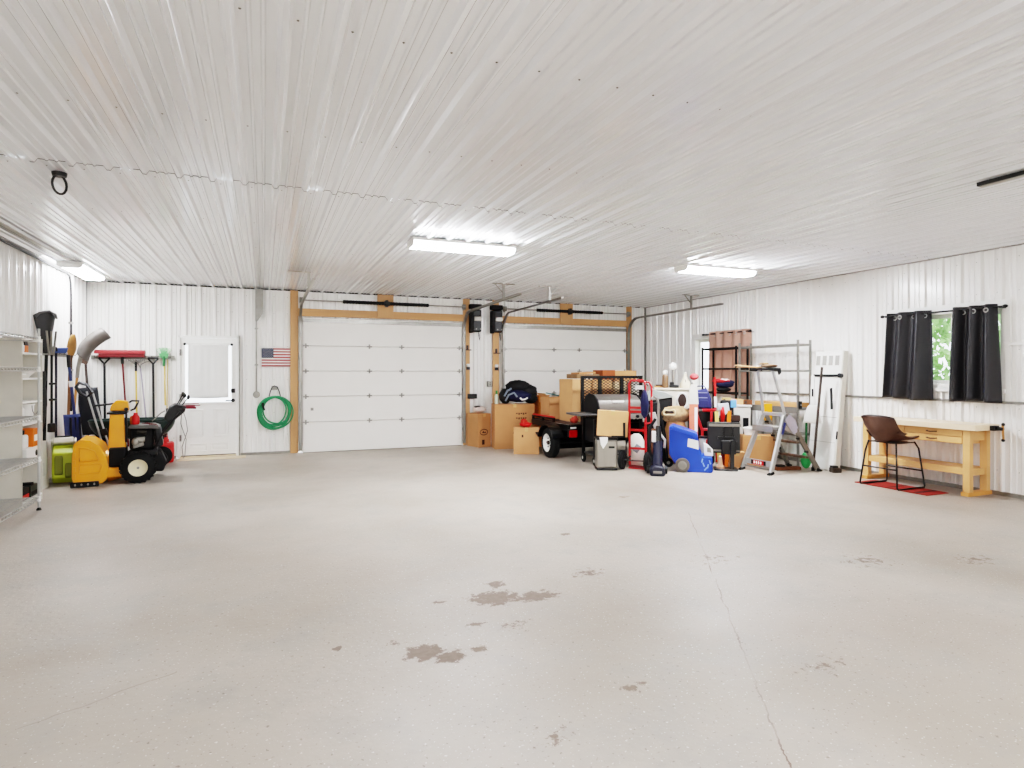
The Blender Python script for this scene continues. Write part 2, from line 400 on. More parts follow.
# ---- sectional garage doors
def garage_door(name, x0, x1, label):
    d = thing(name, label, 'garage door', ((x0+x1)/2, YB-0.03, 0), kind='structure')
    w = (x1-x0)/2; hs = [0.0, 0.56, 1.03, 1.50, 1.965, 2.49]
    for i in range(5):
        z0, z1 = hs[i]+0.006, hs[i+1]-0.002
        s = M(); s.bx(-w, w, -0.062, 0.0, z0, z1)
        sec = s.build('door_section', gdoor, d, bevel=0.006)
        if i:
            for hx in (-w+0.05, -0.32, 0.30, w-0.05):
                h = M(); h.box((hx, -0.066, z0-0.004), (0.03, 0.006, 0.085)); h.cyl((hx-0.05,-0.072,z0-0.004),(hx+0.05,-0.072,z0-0.004),0.011)
                h.build('hinge', galv, sec)
        if i == 0:
            M().bx(-w, w, -0.055, -0.005, 0.0, 0.014).build('bottom_seal', blackmt, sec)
    s = M(); s.bx(-w, w, -0.072, -0.062, 2.40, 2.47); s.build('top_strut', galv, d)
    s = M(); s.box((-w+0.16, -0.068, 0.80), (0.05, 0.012, 0.05)); s.build('lock_plate', galv, d)
    return d
garage_door('door_2', 0.655, 3.70, 'white five-section garage door nearest the green hose')
garage_door('door_3', 4.59, 7.62, 'white five-section garage door behind the trailer and boxes')

def track(label, x, side, yend):
    t = thing('garage_door_track', label, 'door track', (x, 0, 0), group='garage door tracks')
    zt = 2.70; rr = 0.36; y0 = YB-0.125
    path = [(0, y0, 0.05), (0, y0, zt-rr)] + [(0, y0-rr+rr*math.cos(a), zt-rr+rr*math.sin(a)) for a in [PI/2*i/8 for i in range(1, 9)]] + [(0, yend, zt+0.03)]
    s = M()
    for k in range(len(path)-1):
        s.bar(path[k], path[k+1], 0.05, 0.012)
        a, b = Vector(path[k]), Vector(path[k+1]); off = Vector((side*0.022, 0, 0))
        s.bar(a+off+Vector((0,-0.01,-0.012)), b+off+Vector((0,-0.01,-0.012)), 0.006, 0.035)
    s.build('rail', galv, t, smooth=0)
    for z in (0.3, 1.1, 1.9):
        M().bx(-0.02, 0.02, y0, YB-0.064, z, z+0.06).build('wall_bracket', galv, t)
    hy = 9.45
    s = M(); s.bx(-0.02, 0.02, hy-0.012, hy+0.012, zt+0.02, H-0.03); s.build('hanger_strut', galv, t)
    s = M(); s.bx(-0.30 if x < 1 else -0.2, 0.03 if x < 1 else 0.2, hy-0.018, hy+0.018, H-0.036, H-0.018); s.bar((0, hy, H-0.19), (side*-0.16, hy, H-0.03), 0.03, 0.006); s.build('hanger_angle', galv, t)
    return t
track('garage door track beside the green hose, left of the first door', 0.612, -1, 8.45)
track('garage door track on the right of the first door by the left opener', 3.742, 1, 8.75)
track('garage door track left of the second door, arching up by the right opener', 4.600, -1, 8.95)
track('garage door track running out along the right wall', 7.655, 1, 8.60)

def spring(label, x0, x1, zs, s0, s1):
    t = thing('torsion_spring_shaft', label, 'door spring', ((x0+x1)/2, YB-0.15, zs), group='torsion spring shafts')
    c = (x0+x1)/2
    M().cyl((x0-c,0,0),(x1-c,0,0),0.013).build('shaft', galv, t)
    s = M(); k = 60
    prof = [(0.030 + (0.005 if i % 2 else 0), s0-c + (s1-s0)*i/k) for i in range(k+1)]
    s.lathe(prof, (0,0,0), 'x', 14); s.build('spring_coil', blackmt, t, smooth=20)
    s = M(); s.box(((s0+s1)/2-c, 0.02, 0), (0.05, 0.08, 0.13)); s.cyl(((s0+s1)/2-c-0.05,0,0),((s0+s1)/2-c+0.05,0,0),0.045); s.build('centre_bracket', dgrey, t)
    for x in (x0+0.02, x1-0.02):
        s = M(); s.lathe([(0.03,-0.03),(0.055,-0.028),(0.05,0.0),(0.055,0.028),(0.03,0.03)], (x-c,0,0), 'x', 18); s.build('cable_drum', galv, t)
        s = M(); s.box((x-c, 0.04, -0.02), (0.006, 0.09, 0.10)); s.build('end_plate', galv, t)
    return t
spring('long black torsion spring above the first garage door', 0.60, 3.75, 2.80, 1.36, 3.00)
spring('shorter black torsion spring above the second garage door', 4.60, 7.66, 2.80, 5.35, 6.96)

def opener(label, x):
    t = thing('garage_door_opener', label, 'door opener', (x, YB-0.03, 2.30), group='garage door openers')
    s = M(); s.bx(-0.10, 0.10, -0.17, -0.04, 0.0, 0.46); s.build('motor_case', black, t, bevel=0.03)
    s = M(); s.bx(-0.15, -0.10, -0.20, -0.06, -0.02, 0.44); s.build('side_case', blackmt, t, bevel=0.01)
    s = M(); s.bx(-0.07, 0.09, -0.20, -0.165, 0.22, 0.31); s.build('lamp_lens', silver, t, bevel=0.012)
    for k in (-0.02, 0.07): M().cyl((k,-0.175,0.06),(k,-0.165,0.06),0.012).build('button', silver, t)
    s = M(); s.bx(-0.15, 0.10, -0.18, -0.04, 0.47, 0.565); s.build('top_case', blackmt, t, bevel=0.015)
    s = M(); s.tube([(0.05,-0.1,0.0),(0.05,-0.1,-0.07),(0.08,-0.08,-0.16),(0.09,-0.07,-0.10),(0.07,-0.07,-0.02)], 0.006, 6); s.build('cord', blackmt, t)
opener('black wall-mounted door opener on the right of the first garage door', 4.00)
opener('black wall-mounted door opener on the left of the second garage door', 4.46)

# ---- small fittings between and beside the doors
def fitting(name, label, cat, x, z, w, h, d, mt, y=YB-0.022):
    t = thing(name, label, cat, (x, y, z))
    return t
for nm, lb, x, z in (('door_sensor','door sensor on the timber post right of the first garage door',3.84,1.58),('door_sensor','door sensor on the timber post left of the second garage door',4.46,1.57)):
    t = thing(nm, lb, 'sensor', (x, YB-0.065, z))
    M().bx(-0.035, 0.035, -0.05, 0.0, -0.05, 0.01).build('sensor_body', black, t, bevel=0.006)
    M().bx(-0.03, 0.03, -0.055, 0.0, 0.012, 0.07).build('sensor_lens', paper, t, bevel=0.006)
for lb, x, z in (('black latch bracket on the post right of the first garage door',3.83,1.98),('dark latch bracket on the post left of the second garage door',4.46,1.92)):
    t = thing('latch_bracket', lb, 'bracket', (x, YB-0.065, z))
    s = M(); s.bx(-0.02, 0.02, -0.02, 0, -0.05, 0.05); s.bx(-0.06, 0.08, -0.025, -0.005, -0.055, -0.035); s.build('bracket_plate', darkbr, t)
    M().cyl((0,-0.02,0.02),(0,-0.04,0.02),0.015).build('bolt', dgrey, t)
t = thing('wall_control', 'black wall control box on the post right of the first garage door', 'control box', (3.93, YB-0.066, 0.99))
M().bx(-0.10, 0.10, -0.04, 0.0, -0.05, 0.05).build('control_body', black, t, bevel=0.008); M().bx(-0.02, 0.06, -0.044, -0.04, -0.02, 0.02).build('control_button', dgrey, t)
t = thing('power_outlet', 'grey metal power outlet between the garage doors', 'outlet', (4.32, YB-0.029, 1.24))
M().bx(-0.055, 0.055, -0.05, 0.0, -0.06, 0.06).build('outlet_box', galv, t, bevel=0.006); M().bx(-0.035, 0.035, -0.056, -0.05, -0.045, 0.045).build('outlet_plate', offwh, t, bevel=0.003)
for k in (-0.02, 0.02): M().bx(-0.016, 0.016, -0.059, -0.056, k-0.013, k+0.013).build('socket', dgrey, t)
t = thing('electrical_conduit', 'grey electrical conduit dropping to a round box right of the door', 'conduit', (-0.13, YB-0.045, 0))
M().cyl((0,0,1.12),(0,0,2.975),0.014).build('pipe', galv, t)
s = M(); s.lathe([(0.001,-0.05),(0.055,-0.05),(0.06,-0.04),(0.06,0.016)], (0,0,1.08), 'y', 16); s.build('junction_box', galv, t)
M().prism([(0.02,2.40),(0.11,2.55),(0.11,2.975),(-0.02,2.975),(-0.02,2.40)], 'xz', -0.02, 0.008).build('cover_channel', galv, t)
for z in (1.6, 2.25): M().bx(-0.03, 0.03, -0.018, 0.010, z, z+0.025).build('strap', galv, t)
t = thing('wall_conduit', 'grey conduit running along the top of the left wall and bending down', 'conduit', (XL+0.05, 0, 0))
M().tube([(0,6.5,2.93),(0,10.55,2.93),(0,10.70,2.90),(0,10.76,2.80),(0,10.78,2.6),(0,10.78,0.9)], 0.016, 8).build('pipe', dgrey, t)
for z in (2.2, 1.5): M().bx(-0.03, 0.02, 10.75, 10.81, z, z+0.03).build('strap', galv, t)
# slotted dark strips on the ceiling
def strip(label, x, y0, y1):
    t = thing('slotted_channel', label, 'metal channel', (x, y0, H-0.055), group='slotted channels on the ceiling')
    s = M(); s.bx(-0.016, 0.012, 0, y1-y0, 0, 0.03); s.build('channel', dgrey, t)
    M().bx(-0.006, 0.006, 0.03, y1-y0-0.03, -0.003, 0.0).build('slot_line', silver, t)
    s = M(); s.bx(0.013, 0.055, 0, y1-y0, 0.0, 0.01); s.build('flange', silver, t)
strip('dark slotted metal channel on the ceiling near the left wall', -2.44, 6.0, 9.45)
strip('dark slotted metal channel on the ceiling at the right edge of the picture', 5.20, 1.2, 2.98)
# hanging black cable loop
t = thing('ceiling_hook', 'small black looped hook hanging from the ceiling on the left', 'hook', (-1.42, 5.46, H-0.020))
M().lathe([(0.001,-0.03),(0.045,-0.03),(0.05,-0.01),(0.05,0.0)], (0,0,0), 'z', 14).build('hook_base', black, t)
M().tube([(0.055*math.cos(a)*0.6, 0.055*math.cos(a)*0.8, -0.09+0.07*math.sin(a)) for a in [TAU*i/20 for i in range(20)]], 0.009, 6, True).build('hook_loop', black, t)

# ---- ceiling lights
def ceiling_light(label, x, y, rz=0, ledm=led_far):
    t = thing('ceiling_light', label, 'ceiling light', (x, y, H-0.024), rz, 'long ceiling lights')
    s = M(); s.bx(-0.62, 0.62, -0.15, 0.15, -0.035, 0.0); s.build('housing', white, t, bevel=0.004)
    prof = [(-0.145,-0.036),(-0.135,-0.065),(-0.10,-0.085),(0.10,-0.085),(0.135,-0.065),(0.145,-0.036)]
    M().prism(prof, 'yz', -0.60, 0.60).build('diffuser', ledm, t)
    for sx in (-1, 1): M().prism([(-0.15,-0.034),(-0.138,-0.07),(-0.10,-0.09),(0.10,-0.09),(0.138,-0.07),(0.15,-0.034)], 'yz', sx*0.601, sx*0.618).build('end_cap', white, t)
    return t
ceiling_light('lit ceiling light in front of the first garage door, left of the two', 2.13, 6.68)
ceiling_light('lit ceiling light nearer the right wall, right of the two', 5.98, 6.85, 0, led('led_diffuser_right', 76.0))
ceiling_light('lit ceiling light along the left wall near the back corner', -2.42, 10.35, 90, led_dim)
ceiling_light('added unseen ceiling light over the near end of the room', 2.13, -0.4, 0, led_fill)  # this and the rest: unseen lights added behind the camera to fill the room
ceiling_light('added unseen ceiling light over the near right end of the room', 5.98, -0.4, 0, led_fill)
ceiling_light('added unseen ceiling light over the near left end of the room', -1.0, -0.4, 0, led_fill)
ceiling_light('added unseen ceiling light at the far end behind the camera, right', 4.0, -4.2, 0, led_fill)
ceiling_light('added unseen ceiling light at the far end behind the camera, left', 0.5, -4.2, 0, led_fill)

# ------------------------------------------------------------------ the walk-in door
d = thing('door_1', 'white half-glass walk-in door', 'door', (-0.895, YB, 0), kind='structure')
s = M(); s.bx(-0.475,-0.435,-0.07,0.05,0,2.115); s.bx(0.435,0.475,-0.07,0.05,0,2.115); s.bx(-0.475,0.475,-0.07,0.05,2.075,2.115); s.build('door_frame', white, d, bevel=0.003)
s = M(); s.bx(0.476,0.50,-0.035,0.0,0,2.13); s.build('edge_trim', galv, d)
s = M(); s.bx(-0.432,0.432,-0.04,0.0,0.045,0.95); s.bx(-0.432,-0.375,-0.04,0.0,0.951,2.07); s.bx(0.375,0.432,-0.04,0.0,0.951,2.07); s.bx(-0.374,0.374,-0.04,0.0,1.95,2.07)
s.build('door_slab', white, d, bevel=0.002)
s = M(); s.bx(-0.40,-0.36,-0.052,-0.040,0.92,1.99); s.bx(0.36,0.40,-0.052,-0.040,0.92,1.99); s.bx(-0.36,0.36,-0.052,-0.040,1.95,1.99); s.bx(-0.36,0.36,-0.052,-0.040,0.92,0.96); s.build('glass_frame', white, d, bevel=0.004)
M().bx(-0.374,0.374,-0.024,-0.018,0.951,1.95).build('pane', glass, d)
for x0, x1, z0, z1 in ((-0.31,-0.08,0.36,0.84),(0.08,0.31,0.36,0.84),(-0.31,-0.02,0.10,0.25),(0.02,0.31,0.10,0.25)):
    s = M()
    for a in ((x0,x1,z0,z0+0.02),(x0,x1,z1-0.02,z1),(x0,x0+0.02,z0+0.02,z1-0.02),(x1-0.02,x1,z0+0.02,z1-0.02)): s.bx(a[0],a[1],-0.055,-0.038,a[2],a[3])
    s.bx(x0+0.05,x1-0.05,-0.052,-0.038,z0+0.05,z1-0.05); s.build('raised_panel', white, d, bevel=0.006)
for z in (0.35, 1.05, 1.82): M().box((-0.434,-0.055,z),(0.03,0.03,0.11)).build('hinge', galv, d)
s = M(); s.box((0.385,-0.065,1.155),(0.07,0.025,0.075)); s.build('deadbolt', dgrey, d, bevel=0.008)
s = M(); s.cyl((0.385,-0.04,0.985),(0.385,-0.07,0.985),0.032); s.tube([(0.385,-0.07,0.985),(0.385,-0.10,0.985),(0.36,-0.105,0.985),(0.265,-0.10,0.985)], 0.011, 8); s.build('lever_handle', blackmet, d)
s = M(); s.bx(-0.44,0.44,-0.10,0.04,0,0.03); s.build('threshold', concout, d, bevel=0.004)
M().bx(-0.43,0.43,-0.03,-0.005,0.03,0.046).build('door_sweep', gapm, d)
slab(f'trim_{n}', (-1.34, -0.30, YB-0.40, YB-0.101, 0, 0.012), concout); n += 1
t = thing('door_curtain', 'white cloth curtain on a rod over the door glass', 'curtain', (-0.895, YB-0.085, 0))
s = M(); s.cyl((-0.35,-0.02,1.965),(0.35,-0.02,1.965),0.010); 
s.build('curtain_rod', white, t)
for x in (-0.365, 0.365): M().ell((x,-0.02,1.965),(0.024,0.024,0.024)).build('finial', dgrey, t)
for x in (-0.34, 0.34): M().box((x,0.006,1.965),(0.016,0.055,0.02)).build('rod_bracket', dgrey, t)
M().sheet(lambda u, v: (-0.315+0.63*u, -0.025+0.004*math.sin(u*13+v*1.5)*(0.4+0.6*v)+0.0015*math.sin(u*37), 1.98-0.94*v-0.01*math.sin(u*3)), 60, 20).build('curtain_cloth', whitecu, t, solid=0.003)
M().bx(-0.315,0.315,-0.034,-0.014,1.045,1.085).build('curtain_hem', whitecu, t, bevel=0.004)

# ------------------------------------------------------------------ windows in the right wall
def window(name, W, label, meeting):
    y0, y1, z0, z1 = W
    w = thing(name, label, 'window', (XR, (y0+y1)/2, z0), kind='structure')
    hy = (y1-y0)/2; h = z1-z0
    s = M(); a = 0.045
    s.bx(-0.03,0.12,-hy,-hy+a,0,h); s.bx(-0.03,0.12,hy-a,hy,0,h); s.bx(-0.03,0.12,-hy+a,hy-a,0,0.05); s.bx(-0.03,0.12,-hy+a,hy-a,h-a,h)
    s.build('window_frame', white, w, bevel=0.003)
    s = M(); s.bx(-0.035,0.0,-hy-0.05,-hy,-0.16,h+0.075); s.bx(-0.035,0.0,hy,hy+0.05,-0.16,h+0.075); s.bx(-0.035,0.0,-hy,hy,h,h+0.075); s.build('edge_trim', white, w, bevel=0.002)
    s = M(); s.bx(-0.05,-0.02,-hy,hy,-0.05,-0.002); s.build('sill', white, w, bevel=0.004)
    for (a0, a1, x) in ((-hy+0.045, meeting+0.03, 0.03), (meeting-0.03, hy-0.045, 0.06)):
        s = M(); k = 0.045
        s.bx(x,x+0.025,a0,a0+k,0.052,h-0.047); s.bx(x,x+0.025,a1-k,a1,0.052,h-0.047); s.bx(x,x+0.025,a0+k,a1-k,0.052,0.052+k); s.bx(x,x+0.025,a0+k,a1-k,h-0.047-k,h-0.047)
        sash = s.build('sash', white, w, bevel=0.003)
        M().bx(x+0.010,x+0.015,a0+k,a1-k,0.052+k,h-0.047-k).build('pane', glass, sash)
    return w
window('window_1', WIN1, 'sliding window between the charcoal curtains', -0.085)
window('window_2', WIN2, 'window behind the brown curtain', 0.25)

def curtain(label, name, y0, y1, z0, z1, folds, mt, x=XR-0.135, flare=0.06, amp=0.035, grom=4, seed=0, shift=0.0):
    t = thing(name, label, 'curtain', (x, (y0+y1)/2, z0))
    hy = (y1-y0)/2; h = z1-z0
    def f(u, v):
        w = hy*(1+flare*v); yy = -w+2*w*u + shift*v
        ph = folds*TAU*u+seed + 0.35*math.sin(2.2*v+seed+u*2)
        return (amp*math.sin(ph)*(0.85+0.35*v) + 0.012*math.sin(folds*0.5*TAU*u+1.3*v+seed) - 0.03*v*math.sin(PI*u), yy, h*(1-v)-0.012*v*math.sin(u*5+seed))
    s = M(); s.sheet(f, 110, 26); s.build('curtain_cloth', mt, t, solid=0.004, smooth=80)
    for k in range(grom):
        u = (k+0.5)/grom; p = f(u, 0.06)
        s = M(); s.tube([(p[0]-0.006, p[1]+0.024*math.cos(a), p[2]+0.024*math.sin(a)) for a in [TAU*i/14 for i in range(14)]], 0.006, 6, True)
        s.build('grommet', chrome, t)
    return t
curtain('charcoal window curtain on the left, farther from the camera', 'window_curtain', 5.20, 5.77, 1.12, 2.30, 2.5, darkcu, seed=0.6, grom=4, shift=0.03, amp=0.055, flare=0.14)
curtain('charcoal window curtain on the right, nearer the camera', 'window_curtain', 4.43, 4.88, 1.12, 2.30, 2.5, darkcu, seed=2.2, grom=3, flare=0.18, amp=0.055)
curtain('brown curtain behind the black metal shelf', 'window_curtain', 8.36, 9.40, 1.06, 2.27, 4.5, browncu, seed=1.0, grom=5, flare=0.02)
for lb, y0, y1, z in (('black curtain rod holding the charcoal curtains', 4.33, 5.85, 2.262),('dark curtain rod holding the brown curtain', 8.34, 9.60, 2.225)):
    t = thing('curtain_rod', lb, 'curtain rod', (XR-0.135, (y0+y1)/2, z), group='curtain rods on the right wall')
    h = (y1-y0)/2
    M().cyl((0,-h,0),(0,h,0),0.011).build('rod', blackmet, t)
    for k in (-1, 1):
        M().ell((0,k*h,0),(0.022,0.03,0.022)).build('finial', blackmet, t)
        M().bx(-0.008,0.130,k*(h-0.05)-0.008,k*(h-0.05)+0.008,-0.018,-0.008).build('rod_bracket', blackmet, t)

# outside: lawn and a leafy tree beyond the window
s = M(); s.bx(XR+0.32, XR+30, -15, 30, -0.2, -0.12); struct(s.build('ground', grassm, smooth=0))
def tree(label, c, rad, nleaf, seed):
    t = thing('tree', label, 'tree', (c[0], c[1], -0.12))
    M().tube([(0,0,0),(0.05,0.02,0.8),(0,0,c[2])], [0.12,0.09,0.05], 8).build('trunk', bark, t)
    rg = random.Random(seed); s = M(); s.raw = True
    for i in range(nleaf):
        a, b, k = rg.uniform(0, TAU), math.acos(rg.uniform(-1, 1)), rg.uniform(0.55, 1.0)
        p = Vector((rad[0]*k*math.sin(b)*math.cos(a), rad[1]*k*math.sin(b)*math.sin(a), c[2]+rad[2]*k*math.cos(b)))
        q = Euler((rg.uniform(0,TAU), rg.uniform(0,TAU), rg.uniform(0,TAU))).to_matrix(); l = rg.uniform(0.05, 0.11)
        s.add([p+q@Vector(v) for v in ((-l,0,0),(0,-l*0.5,l*0.1),(l,0,0),(0,l*0.5,l*0.1))], [(0,1,2,3)])
    s.build('foliage', leaf, t, smooth=0)
tree('leafy green tree outside the window between the charcoal curtains', (10.9, 6.7, 1.5), (1.2, 1.3, 1.5), 3000, 3)

# ------------------------------------------------------------------ things on the back wall
t = thing('flag', 'small American flag hung on the wall above the green hose', 'flag', (0.20, YB-0.034, 1.75))
s = M()
w, h = 0.245, 0.165
for i in range(13):
    s.mtl(0 if i % 2 == 0 else 1); z1 = h-2*h*i/13; z0 = h-2*h*(i+1)/13
    s.bx(-w if i > 6 else -w+0.20, w, -0.004, 0.0, z0, z1)
s.mtl(2); s.bx(-w, -w+0.20, -0.0045, 0.0, h-2*h*7/13, h)
s.mtl(1)
for r_ in range(9):
    for c_ in range(6 if r_ % 2 == 0 else 5):
        x = -w+0.017+c_*0.0332+(0.0166 if r_ % 2 else 0); z = h-0.013-r_*0.0188
        pts = [((0.007 if i % 2 == 0 else 0.003)*math.sin(TAU*i/10)+x, (0.007 if i % 2 == 0 else 0.003)*math.cos(TAU*i/10)+z) for i in range(10)]
        s.prism(pts, 'xz', -0.0062, -0.0045)
s.build('flag_cloth', [flagred, flagwh, flagbl], t, smooth=0)
for k in (-1, 1): M().cyl((k*0.235,-0.01,h-0.01),(k*0.235,0.004,h-0.01),0.008).build('grommet', galv, t)

t = thing('hose_hanger', 'grey wire hanger above the coiled green hose', 'hanger', (0.17, YB-0.03, 1.10))
M().tube([(-0.09,-0.09,-0.05),(-0.07,-0.05,0.03),(-0.04,-0.02,0.11),(0.0,-0.012,0.135),(0.05,-0.02,0.11),(0.08,-0.05,0.03),(0.10,-0.09,-0.05)], 0.009, 8).build('hanger_wire', dgrey, t)
M().bx(-0.05,0.05,-0.016,0.0,0.06,0.13).build('hanger_plate', galv, t, bevel=0.003)
t = thing('garden_hose', 'coiled green garden hose hanging on the back wall', 'garden hose', (0.175, YB-0.11, 0.775))
rg = random.Random(5); pts = []
for i in range(9*36):
    k = i//36; a = TAU*i/36 + PI/2
    rr = (0.20, 0.265, 0.225, 0.292, 0.208, 0.275, 0.25, 0.302, 0.235)[k]; nx = (0.20, 0.265, 0.225, 0.292, 0.208, 0.275, 0.25, 0.302, 0.235)[(k+1) % 9]
    f_ = (i % 36)/36; q = rr*(1-f_)+nx*f_
    sag = 0.05*max(0, -math.sin(a))*(k % 3)/2
    pts.append((q*math.cos(a)+0.022*math.sin(k*2.1+1), -0.045+0.05*((k*5) % 9)/9, q*1.02*math.sin(a)-sag + 0.05 + (0.20-q)*0.85))
M().tube(pts, 0.0135, 8).build('hose_coil', green, t, smooth=60)
M().tube([(-0.20,-0.07,0.16),(-0.19,-0.075,0.08),(-0.17,-0.07,0.03)], [0.02,0.016,0.012], 8).build('nozzle', blackmt, t)

# tool rails
t = thing('tool_rail', 'grey tool rail along the back wall left of the door', 'tool rail', (-2.02, YB-0.029, 1.73))
M().bx(-0.60,0.60,-0.02,0.0,-0.03,0.03).build('rail', galv, t, bevel=0.003)
for i in range(9): M().tube([(-0.54+i*0.135,-0.02,0.01),(-0.54+i*0.135,-0.06,0.0),(-0.54+i*0.135,-0.075,0.025)], 0.005, 6).build('hook', dgrey, t)
t = thing('tool_rail', 'grey tool rail along the left wall above the shovels', 'tool rail', (XL+0.029, 10.15, 1.73))
M().bx(0,0.02,-0.75,0.75,-0.03,0.03).build('rail', galv, t, bevel=0.003)
for i in range(8): M().tube([(0.02,-0.65+i*0.19,0.01),(0.06,-0.65+i*0.19,0.0),(0.075,-0.65+i*0.19,0.025)], 0.005, 6).build('hook', dgrey, t)

def dgrip(s, c, w=0.075, h=0.09, r=0.012):
    x, y, z = c
    s.tube([(x,y,z-h),(x-w,y,z-0.01),(x-w,y,z),(x+w,y,z),(x+w,y,z-0.01),(x,y,z-h)], r, 8)
def tool(name, label, cat, x, y=YB-0.055, rz=0, tilt=0.0):
    t = thing(name, label, cat, (x, y, 0), rz)
    if tilt: t.rotation_euler = (0, R(tilt), R(rz))
    return t
# big red push squeegee
t = tool('push_broom', 'long red push broom hung head-up on the back wall', 'broom', -2.13, YB-0.10)
s = M(); s.prism([(-0.09,1.785),(0.02,1.785),(0.035,1.82),(-0.02,1.85),(-0.085,1.83)], 'yz', -0.42, 0.29); s.build('broom_head', mat('broom_red',(168,40,46),0.45), t, bevel=0.006)
s = M(); s.prism([(-0.08,1.73),(0.02,1.73),(0.015,1.784),(-0.08,1.784)], 'yz', -0.36, 0.285); s.build('bristles', maroon, t)
s = M(); s.cyl((-0.04,-0.02,1.72),(0.05,-0.03,0.25),0.014); s.build('handle', maroon, t); M().cyl((-0.042,-0.02,1.74),(-0.036,-0.02,1.62),0.022).build('socket', dgrey, t)
# snow shovels with D grips up
for lb, x in (('black-handled shovel with a D grip, under the left end of the red broom', -2.43), ('black-handled shovel with a D grip, between the rake and the green fan rake', -1.735)):
    t = tool('snow_shovel', lb, 'shovel', x, YB-0.07)
    s = M(); dgrip(s, (0,0,1.72), 0.075, 0.10, 0.014); s.build('grip', black, t)
    M().cyl((0,0,1.63),(0.01,0,0.5),0.017).build('shaft', black, t)
    M().sheet(lambda u, v: (-0.22+0.44*u, -0.02-0.05*math.cos((u-0.5)*2.4)-0.06*v*v, 0.52-0.48*v), 12, 10).build('blade', blackmt, t, solid=0.006)
# garden rake with yellow handle
t = tool('leaf_rake', 'wire leaf rake with a yellow handle, hung tines-up left of the second D grip', 'rake', -1.975, YB-0.12)
M().cyl((0,0,1.53),(0.02,0,0.2),0.014).build('handle', paleyel, t); M().cyl((0,0,1.66),(0,0,1.50),0.017).build('socket', blackmt, t)
s = M()
for i in range(-5, 6): s.tube([(0,0,1.60),(i*0.020,-0.01,1.68),(i*0.025,-0.03,1.695),(i*0.026,-0.045,1.66)], 0.004, 5)
s.tube([(-0.11,-0.012,1.675),(0,-0.012,1.655),(0.11,-0.012,1.675)], 0.004, 5); s.build('tines', galv, t)
t = tool('wire_rake', 'thin grey-handled rake with a bent wire head beside the yellow-handled rake', 'rake', -1.87, YB-0.18)
M().cyl((-0.03,0,1.55),(0.09,0,0.3),0.011).build('handle', mat('lilac_grey',(186,180,190),0.5), t)
s = M(); s.tube([(-0.03,0,1.55),(-0.02,-0.01,1.61),(0.05,-0.02,1.65),(0.10,-0.03,1.66)], 0.006, 6); s.tube([(-0.03,0,1.55),(-0.06,-0.01,1.62),(-0.09,-0.02,1.69)], 0.006, 6); s.build('tines', galv, t)
# green fan rake
t = tool('fan_rake', 'pale green plastic fan rake hung head-up next to the door', 'rake', -1.575, YB-0.07)
s = M()
for i in range(-6, 7):
    a = R(i*5.2); s.bar((0.01*i/6,0,1.70),(0.22*math.sin(a)*1.05,-0.015,1.70+0.20*math.cos(a)),0.012,0.004)
s.prism([(-0.05,1.72),(0.05,1.72),(0.075,1.80),(-0.075,1.80)], 'xz', -0.012, 0.0); s.build('fan_head', ltgreen, t)
M().cyl((0,0,1.75),(0,0,1.58),0.022).build('socket', mat('mid_green',(88,150,104),0.5), t)
s = M(); s.cyl((0.01,0,1.62),(0.02,0,0.92),0.013); s.build('handle', paleyel, t)
t = tool('hanging_pole', 'thin pale wooden pole hanging right beside the green fan rake', 'pole', -1.52, YB-0.07)
M().cyl((0,0,1.70),(-0.01,0,0.85),0.010).build('shaft', mat('pale_wood',(206,190,150),0.6), t); M().cyl((-0.01,0,0.87),(-0.01,0,0.80),0.016).build('ferrule', dgrey, t)

# ------------------------------------------------------------------ tools in the back left corner
# silver scoop shovel, blade up
t = thing('scoop_shovel', 'grey aluminium scoop shovel leaning blade-up in the corner with a wooden handle', 'shovel', (-2.60, 10.72, 0))
t.rotation_euler = (R(-2), R(2), 0)
def scoop(u, v):
    w = 0.13+0.025*v
    x = -w+2*w*u; c_ = (u-0.5)*2
    return (x*0.55+0.30*v*v*0.9+0.03, -0.05-0.10*(1-c_*c_)+0.10*v*(1-u)*0.5, 1.70+0.43*v*(1-0.10*c_*c_)+x*-0.45)
M().sheet(scoop, 14, 14).build('blade', mat('worn_aluminium',(140,136,132),0.45,0.5,0.15), t, solid=0.006, smooth=60)
M().tube([(-0.02,-0.05,1.40),(-0.01,-0.07,1.55),(0.03,-0.11,1.74)], [0.024,0.026,0.03], 8).build('socket', galv, t)
M().cyl((-0.02,-0.05,1.44),(-0.06,-0.02,0.3),0.017).build('handle', woodh, t)
# black wide shovel blade down
t = thing('snow_shovel', 'black shovel standing blade-down behind the grey scoop shovel', 'shovel', (-2.50, 11.30, 0)); t.rotation_euler = (R(-2), R(-4), 0)
M().cyl((0,0,1.70),(0,0,1.1),0.018).build('shaft', mat('worn_brown_metal',(92,78,70),0.5), t)
M().sheet(lambda u, v: (-0.14+0.28*u+0.04*v, -0.03*math.cos((u-0.5)*3)-0.02, 1.24-0.74*v), 10, 12).build('blade', mat('slate_plastic',(58,60,66),0.5), t, solid=0.008)
M().prism([(-0.06,1.64),(0.02,1.60),(0.09,1.78),(0.05,1.86)], 'xz', -0.03, 0.0).build('top_grip', mat('worn_brown_metal2',(112,92,78),0.6), t, bevel=0.006)
